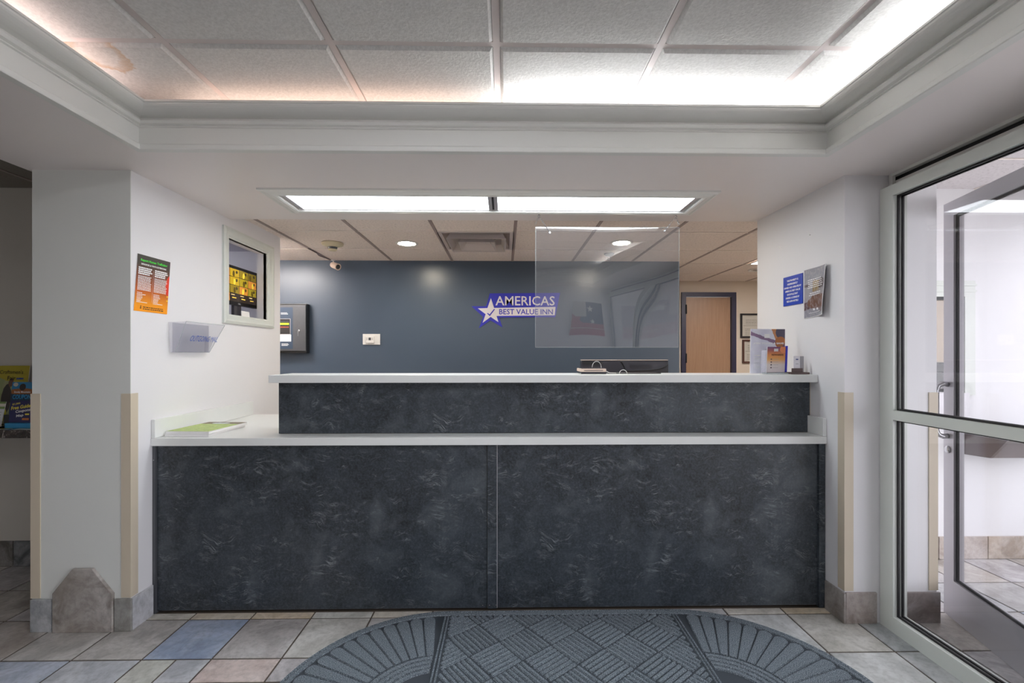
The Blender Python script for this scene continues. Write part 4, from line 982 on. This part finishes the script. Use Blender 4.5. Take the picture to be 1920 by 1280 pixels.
def certificate(x0, z0, z1, wd_, mat, label):
    r = thing('framed_certificate', label, 'picture frame', (x0 + wd_ / 2, YD - .002, z0))
    fw = .022
    MB().box(x0, YD - .02, z0, x0 + fw, YD - .002, z1).box(x0 + wd_ - fw, YD - .02, z0, x0 + wd_, YD - .002, z1).box(x0 + fw, YD - .02, z0, x0 + wd_ - fw, YD - .002, z0 + fw).box(x0 + fw, YD - .02, z1 - fw, x0 + wd_ - fw, YD - .002, z1).build('frame', mat, r)
    f2 = Frame((x0 + fw, YD - .006, z0 + fw), (1, 0, 0), (0, 0, 1), (0, -1, 0)); W, H = wd_ - 2 * fw, z1 - z0 - 2 * fw
    card('document', f2, W, H, 'cert_print', r)
    flat_rects('text_lines', f2, squiggles(f2, .05, H * .58, W * .85, H * .85, 4, random.Random(z0), .18, .5) + squiggles(f2, .04, H * .10, W * .85, H * .42, 4, random.Random(z1), .15, .5) + [(.02, H * .5, W - .02, H * .51)], 'ink_black', r)
printed('cert_print', [], base='b4b0a8')
certificate(3.052, 1.562, 1.878, .42, 'black_frame', 'black framed certificate, the upper of two beside the oak door')
certificate(3.078, 1.236, 1.540, .40, 'brown_frame', 'brown framed certificate, the lower of two beside the oak door')

# ================================================================== LEFT ALCOVE
bcn = thing('brochure_counter', 'dark marble edged counter shelf in the alcove', 'counter', (-3.2, 2.8, .86))
box('slab', (-4.19, 2.66, .868), (-2.304, 2.9485, .915), 'dark_marble', bcn, bevel=.003)
box('support_panel', (-3.6, 2.80, 0), (-3.57, 2.9485, .867), 'alcove_paint', bcn)
ZB = .9155
def brochure_fr(u0, v0, u1, v1, y, lean=.12):
    a = fy(u0, v1, y); b = fy(u1, v0, y); n_ = Vector((0, -1, lean)).normalized()
    return Frame(a, (1, 0, 0), (0, lean, 1), n_), b.x - a.x, b.z - a.z
printed('fair_print', [('noise', 5, .45, .6, .6, 'a9a07a'), ('half', .2, 1, .80, 'b3a428'), ('ell', .35, .42, .16, .26, '3a3230'), ('ell', .45, .70, .08, .07, '6b4a38'), ('ell', .60, .34, .12, .04, '9a6a4a'), ('ell', .20, .16, .22, .14, 'b9b02a'), ('ell', .72, .60, .10, .08, '7a5a3a')], base='8f9a66', wobble=.05)
f1, W1, H1 = brochure_fr(-14, 686, 44, 795, 2.90)
b1 = thing('fair_brochure', 'tall yellow craft fair brochure standing against the alcove wall', 'brochure', f1.o)
f1.o.z = ZB + .001; H1 = 1.279 - ZB
card('sheet', f1, W1, H1, 'fair_print', b1, th=.004)
text('lettering', "Craftsmen's", f1, .01, H1 - .052, W1 - .045, .024, 'ink_black', b1, off=.006)
text('lettering', 'Fair', f1, .062, H1 - .092, .05, .026, 'ink_black', b1, off=.006, bold=.01)
flat_rects('date_print', f1, squiggles(f1, .118, H1 - .088, .163, H1 - .074, 1, random.Random(4), .8, .1), 'ink_blue', b1, .006)
printed('coupon_print', [('rect', 0, .70, 1, 1, '2f86b8'), ('ell', .5, .70, .62, .10, 'a0602c'), ('ell', .48, .84, .14, .11, '2a2420'), ('ell', .16, .92, .11, .06, 'c9c2b4'), ('rect', 0, 0, 1, .62, '16405a')], base='5a3a26', wobble=.02)
f2, W2, H2 = brochure_fr(20, 716, 62, 752, 2.83)
b2 = thing('coupon_booklet', 'blue coupon booklet in the upper tier beside the column', 'booklet', f2.o)
f2.o.z = ZB + .07; H2 = 1.18 - f2.o.z
card('cover', f2, W2, H2, 'coupon_print', b2, th=.012)
text('lettering', 'Smoky Mountains', f2, .018, H2 * .64, W2 - .036, .015, 'ink_white', b2, off=.0135, bold=.02)
text('lettering', 'COUPON', f2, .012, H2 * .46, W2 - .024, .028, 'ink_lightblue', b2, off=.0135, bold=.03)
bh2 = thing('booklet_stand', 'tiered dark stand holding the booklets on the alcove counter', 'brochure stand', (f2.o.x + .06, 2.81, ZB))
box('upper_step', (f2.o.x - .01, 2.80, ZB), (f2.o.x + W2 + .015, 2.875, ZB + .068), 'grey_metal', bh2)
f3, W3, H3 = brochure_fr(19, 752, 62, 782, 2.74)
box('lower_step', (f3.o.x - .006, 2.715, ZB), (f3.o.x + W3 + .012, 2.799, ZB + .030), 'ink_lightblue', bh2, bevel=.002)
f3.o.z = ZB + .031; H3 = 1.075 - f3.o.z
printed('guide_print', [], base='26265e')
b3 = thing('guide_booklet', 'navy free guide booklet with yellow lettering in the lower tier', 'booklet', f3.o)
card('cover', f3, W3, H3, 'guide_print', b3, th=.010)
for s, x, y, wd_, mt_, hh in (('$1,000', .012, .100, .045, 'ink_yellow', .012), ('Free Guide', .008, .072, .110, 'ink_yellow', .022), ('Coupons', .035, .050, .085, 'ink_white', .022), ('Map', .042, .026, .042, 'ink_white', .020), ):
    text('lettering', s, f3, x, y, wd_, hh, mt_, b3, off=.0115, bold=.03, slant=.16)
flat_rects('burst_print', f3, [(.078, .014, .118, .026)], 'ink_orange', b3, .0115)
flat_rects('year_print', f3, [(.092, .044, .116, .053)], 'ink_yellow', b3, .0115)
printed('flyer_print', [('rect', 0, .70, 1, 1, '7f9a5a'), ('rect', .0, .80, 1, .92, 'd8d4c4'), ('rect', 0, 0, 1, .05, 'a07a4a')] + [('rect', .1, .12 + k * .11, .9, .135 + k * .11, '6a6a6a') for k in range(5)], base='c9ccce')
f4, W4, H4 = brochure_fr(-36, 748, 2, 790, 2.72)
f4.o.z = ZB + .012; H4 = 1.072 - f4.o.z
b4 = thing('white_flyer', 'white and green flyer in a low stand left of the booklets', 'flyer', f4.o)
f4.ey = Vector((.10, .12, 1)).normalized()
card('sheet', f4, W4, H4, 'flyer_print', b4, th=.003)
box('flyer_foot', (f4.o.x - .01, 2.70, ZB), (f4.o.x + W4 + .002, 2.77, ZB + .011), 'black_plastic', b4, bevel=.002)
for k, (x, y, an, c, lb) in enumerate(((-2.97, 2.672, .1, 'fair_print', 'yellow leaflet lying flat at the front of the alcove counter'), (-2.80, 2.668, -.12, 'flyer_print', 'pale leaflet lying flat beside the column on the alcove counter'))):
    e1 = Vector((math.cos(an), math.sin(an), 0)); card('loose_leaflet', Frame((x - .04, y, ZB + k * .0012), e1, (-e1.y, e1.x, 0), (0, 0, 1)), .13, .04, c, label=lb, cat='leaflet', group='leaflets on the alcove counter')

# ================================================================== VESTIBULE
hx, hy = fz(1779, 1151, .0).x, 2.327; DIR = Vector((-.27, -.963, 0)).normalized(); DW = .90
dl = thing('entrance_door', 'open aluminium framed glass door leaf with pull handle in the vestibule', 'door', (hx, hy, .008))
e1 = DIR; nrm = Vector((DIR.y, -DIR.x, 0))       # towards the lobby side
if nrm.x > 0: nrm = -nrm
def dbox(name, a0, z0, a1, z1, o0, o1, mat):
    P = [Vector((hx, hy, 0)) + e1 * a + nrm * o + Vector((0, 0, z)) for z in (z0, z1) for a, o in ((a0, o0), (a1, o0), (a1, o1), (a0, o1))]
    return MB().hexa(P).build(name, mat, dl)
DZ0, DZ1, SWD = .010, 2.128, .075
dst = dbox('stile', 0, DZ0, SWD, DZ1, -.022, .022, 'alu'); dbox('stile', DW - SWD, DZ0, DW, DZ1, -.022, .022, 'alu')
dbox('top_rail', SWD, DZ1 - .075, DW - SWD, DZ1, -.022, .022, 'alu'); dbox('bottom_rail', SWD, DZ0, DW - SWD, .205, -.022, .022, 'alu')
dbox('pane', SWD, .205, DW - SWD, DZ1 - .075, -.003, .003, 'glass')
for z0, z1, a0, a1 in ((.205, .217, SWD, DW - SWD), (DZ1 - .087, DZ1 - .075, SWD, DW - SWD), (.217, DZ1 - .087, SWD, SWD + .012), (.217, DZ1 - .087, DW - SWD - .012, DW - SWD)):
    dbox('gasket', a0, z0, a1, z1, .004, .012, 'gasket')
hp = Vector((hx, hy, 0)) + e1 * .036
MB().tube([hp + nrm * .022 + Vector((0, 0, 1.195)), hp + nrm * .045 + Vector((0, 0, 1.200)), hp + nrm * .066 + Vector((0, 0, 1.190)), hp + nrm * .075 + Vector((0, 0, 1.165)), hp + nrm * .075 + Vector((0, 0, .96)), hp + nrm * .066 + Vector((0, 0, .936)), hp + nrm * .045 + Vector((0, 0, .928)), hp + nrm * .022 + Vector((0, 0, .932))], .013, 12).build('pull_handle', 'steel', dst, smooth=True)
MB().lathe(hp + nrm * .022 + Vector((0, 0, .862)), nrm, [(.019, 0), (.019, .006), (.014, .012), (.006, .014)], 16).build('lock_cylinder', 'steel', dst, smooth=True)
wsf = thing('wall_shelf', 'tapered brown wall shelf with pale edge under the service window', 'shelf', (3.2, 2.83, .66))
MB().prism([(3.04, 2.958, .828), (3.04, 2.70, .828), (3.04, 2.80, .70), (3.04, 2.958, .69)], (.02, 0, 0)).build('bracket', 'brown_laminate', wsf)
MB().prism([(3.52, 2.958, .828), (3.52, 2.70, .828), (3.52, 2.80, .70), (3.52, 2.958, .69)], (.02, 0, 0)).build('bracket', 'brown_laminate', wsf)
box('shelf_top', (3.03, 2.69, .829), (3.56, 2.958, .852), 'alu', wsf, bevel=.002)
box('front_panel', (3.061, 2.801, .70), (3.519, 2.809, .827), 'brown_laminate', wsf)
# office machines glimpsed through the service window
pt = thing('office_printer', 'dark office printer seen through the service window', 'printer', (2.9, 3.4, .8))
box('body', (2.65, 3.25, .88), (3.35, 3.6, 1.22), 'dark_plastic', pt, bevel=.01); box('paper_tray', (2.70, 3.20, .95), (3.28, 3.249, .99), 'alu', pt); box('scanner_lid', (2.64, 3.24, 1.221), (3.36, 3.61, 1.29), 'black_plastic', pt, bevel=.008); box('trim_line', (2.66, 3.245, 1.10), (3.34, 3.2495, 1.112), 'alu', pt)
ob = thing('side_table', 'brown office table under the printer', 'table', (3.0, 3.4, 0))
box('table_top', (2.4, 3.10, .85), (3.7, 3.7, .879), 'desk_laminate', ob)
for x in (2.42, 3.64):
    for y in (3.13, 3.64): box('leg', (x, y, 0), (x + .04, y + .04, .849), 'desk_laminate', ob)

# ================================================================== FLOOR MAT
CXL, CXR, CYM, RM = -.28, .86, 1.725, .662
mt = thing('floor_mat', 'charcoal ribbed entrance mat with fan shaped rounded ends', 'mat', ((CXL + CXR) / 2, CYM, 0))
def oval(r, z, n=40):
    L = [Vector((CXR + r * math.cos(a), CYM + r * math.sin(a), z)) for a in [-math.pi / 2 + math.pi * i / n for i in range(n + 1)]]
    return L + [Vector((CXL + r * math.cos(a), CYM + r * math.sin(a), z)) for a in [math.pi / 2 + math.pi * i / n for i in range(n + 1)]]
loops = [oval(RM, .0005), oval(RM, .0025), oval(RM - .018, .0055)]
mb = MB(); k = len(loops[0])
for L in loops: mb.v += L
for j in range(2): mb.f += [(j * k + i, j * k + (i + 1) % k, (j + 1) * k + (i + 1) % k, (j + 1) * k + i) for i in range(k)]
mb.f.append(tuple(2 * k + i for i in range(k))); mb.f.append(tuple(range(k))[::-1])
mb.build('backing', 'mat_groove_shade', mt)
def ring(r0, r1, z, name, mat):
    mb = MB(); A, B, C, D = oval(r1, .005), oval(r1 - .003, z), oval(r0 + .003, z), oval(r0, .005); k = len(A); mb.v = A + B + C + D
    for j in range(3): mb.f += [(j * k + i, j * k + (i + 1) % k, (j + 1) * k + (i + 1) % k, (j + 1) * k + i) for i in range(k)]
    return mb.build(name, mat, mt)
ring(RM - .044, RM - .022, .011, 'rim_band', 'mat'); ring(RM - .019, RM - .001, .0085, 'outer_rim', 'mat')
def bump_poly(name, pts, z, inset=.0035, base=.005):
    c = sum(pts, Vector((0, 0, 0))) / len(pts); n = len(pts); mb = MB()
    inn = []
    for i, p in enumerate(pts):
        a = pts[i - 1]; b = pts[(i + 1) % n]; d = (b - a).normalized(); nn = Vector((-d.y, d.x, 0))
        if nn.dot(c - p) < 0: nn = -nn
        inn.append(p + nn * inset)
    mb.v = [Vector((p.x, p.y, base)) for p in pts] + [Vector((p.x, p.y, z)) for p in inn]
    mb.f = [(i, (i + 1) % n, n + (i + 1) % n, n + i) for i in range(n)] + [tuple(n + i for i in range(n))]
    return mb.build(name, 'mat', mt)
NP = 28
for cx, sgn in ((CXL, -1), (CXR, 1)):
    for kk in range(NP):
        a0 = math.pi / 2 - math.pi * (kk + .035) / NP; a1 = math.pi / 2 - math.pi * (kk + .965) / NP; am = (a0 + a1) / 2
        pts = []
        off = .045
        def pp(r, a): return Vector((cx + sgn * (off * .0 + r * math.cos(a)), CYM + r * math.sin(a), 0))
        r0, r1 = .312, .614
        if abs(math.cos(a0)) * r0 < .032 or abs(math.cos(a1)) * r0 < .032: r0 = .40
        pts = [pp(r0, a0), pp(r1 - .028, a0)] + [pp(r1 - .028 + .026 * math.sin(t), am + (a0 - am) * math.cos(t)) for t in (.5, 1.0, math.pi / 2, 2.14, 2.64)] + [pp(r1 - .028, a1), pp(r0, a1)]
        if min(sgn * (p.x - cx) for p in pts) < .034: continue
        bump_poly('petal', pts, .0115)
    for r0, r1 in ((.283, .304), (.256, .277), (.229, .250), (.202, .223)):
        pts = []
        t0 = math.asin(min(1, .036 / r0)); A = [math.pi / 2 - t0 - (math.pi - 2 * t0) * i / 24 for i in range(25)]
        mb = MB()
        for r, z in ((r0, .005), (r0 + .003, .012), (r1 - .003, .012), (r1, .005)): mb.v += [Vector((cx + sgn * r * math.cos(a), CYM + r * math.sin(a), z)) for a in A]
        for j in range(3): mb.f += [(j * 25 + i, j * 25 + i + 1, (j + 1) * 25 + i + 1, (j + 1) * 25 + i) for i in range(24)]
        mb.build('fan_arc', 'mat', mt)
    for kk in range(7):
        a0 = math.pi / 2 - math.pi * (kk + .1) / 7; a1 = math.pi / 2 - math.pi * (kk + .9) / 7
        pts = [Vector((cx + sgn * r * math.cos(a), CYM + r * math.sin(a), 0)) for r, a in ((.06, a0), (.17, a0), (.188, (a0 + a1) / 2), (.17, a1), (.06, a1))]
        if min(sgn * (p.x - cx) for p in pts) < .034: continue
        bump_poly('inner_petal', pts, .0115)
    for o0, o1 in ((.002, .011), (.017, .027)):
        xa, xb_ = cx + sgn * o0, cx + sgn * o1
        bump_poly('fan_bar', [Vector((xa, CYM - .605, 0)), Vector((xb_, CYM - .605, 0)), Vector((xb_, CYM + .605, 0)), Vector((xa, CYM + .605, 0))], .013, .002)
# basket weave of ribs, too many and too fine to pick apart
mb = MB(); B = .170; rx0, rx1, ry0, ry1 = CXL + .006, CXR - .006, CYM - .612, CYM + .612
E1 = Vector((math.cos(math.radians(38)), math.sin(math.radians(38)), 0)); E2 = Vector((-math.sin(math.radians(38)), math.cos(math.radians(38)), 0)); CC = Vector(((CXL + CXR) / 2, CYM, 0))
def clip(p, q):
    t0, t1 = 0, 1; d = q - p
    for pp_, dd, lo, hi in ((p.x, d.x, rx0, rx1), (p.y, d.y, ry0, ry1)):
        if abs(dd) < 1e-9:
            if not lo <= pp_ <= hi: return None
            continue
        a, b = sorted(((lo - pp_) / dd, (hi - pp_) / dd)); t0 = max(t0, a); t1 = min(t1, b)
    return (p + d * t0, p + d * t1) if t1 - t0 > .02 else None
NR = 7
for i in range(-9, 10):
    for j in range(-9, 10):
        for r_ in range(NR):
            f_ = (r_ + .5) / NR
            if (i + j) % 2: p, q, wdir = CC + E1 * (i + .03) * B + E2 * (j + f_) * B, CC + E1 * (i + .97) * B + E2 * (j + f_) * B, E2
            else: p, q, wdir = CC + E1 * (i + f_) * B + E2 * (j + .03) * B, CC + E1 * (i + f_) * B + E2 * (j + .97) * B, E1
            c_ = clip(p, q)
            if not c_: continue
            p, q = c_; hw = B / NR * .41; d = (q - p).normalized() * .003
            mb.add([p - wdir * hw + Vector((0, 0, .005)), q - wdir * hw + Vector((0, 0, .005)), q + wdir * hw + Vector((0, 0, .005)), p + wdir * hw + Vector((0, 0, .005)),
                    p + d - wdir * hw * .5 + Vector((0, 0, .012)), q - d - wdir * hw * .5 + Vector((0, 0, .012)), q - d + wdir * hw * .5 + Vector((0, 0, .012)), p + d + wdir * hw * .5 + Vector((0, 0, .012))], [(0, 1, 5, 4), (1, 2, 6, 5), (2, 3, 7, 6), (3, 0, 4, 7), (4, 5, 6, 7)])
mb.build('rib_weave', 'mat', mt, kind='stuff')

# ================================================================== REAR WALL PICTURE (mirrored in the acrylic shield)
printed('stars_print', [('half', 1, .55, 1.08, 'a83a40'), ('half', -1, .55, -.22, '22304e'), ('rect', .62, .55, 1, 1, 'c9c6c2'), ('half', .8, -.75, .32, 'a83a40'), ('rect', 0, 0, 1, .36, 'b04248'), ('rect', 0, .20, 1, .215, 'd9d4d0')], base='22304e', rough=.4)
pic = thing('star_picture', 'red white and blue star picture on the wall facing the counter', 'picture', (1.45, REAR + .002, 1.40))
pfr = Frame((1.72, REAR + .003, 1.40), (-1, 0, 0), (0, 0, 1), (0, 1, 0))
card('print', pfr, .52, .58, 'stars_print', pic, th=.02)
for cx_, cy_, r_ in ((.25, .46, .065), (.22, .24, .05)):
    pts = [pfr.p(cx_ + (r_ if i % 2 == 0 else r_ * .4) * math.sin(i * math.pi / 5), cy_ + (r_ if i % 2 == 0 else r_ * .4) * math.cos(i * math.pi / 5), .0208) for i in range(10)]
    MB().add(pts, [tuple(range(10))]).build('star', 'ink_white', pic)
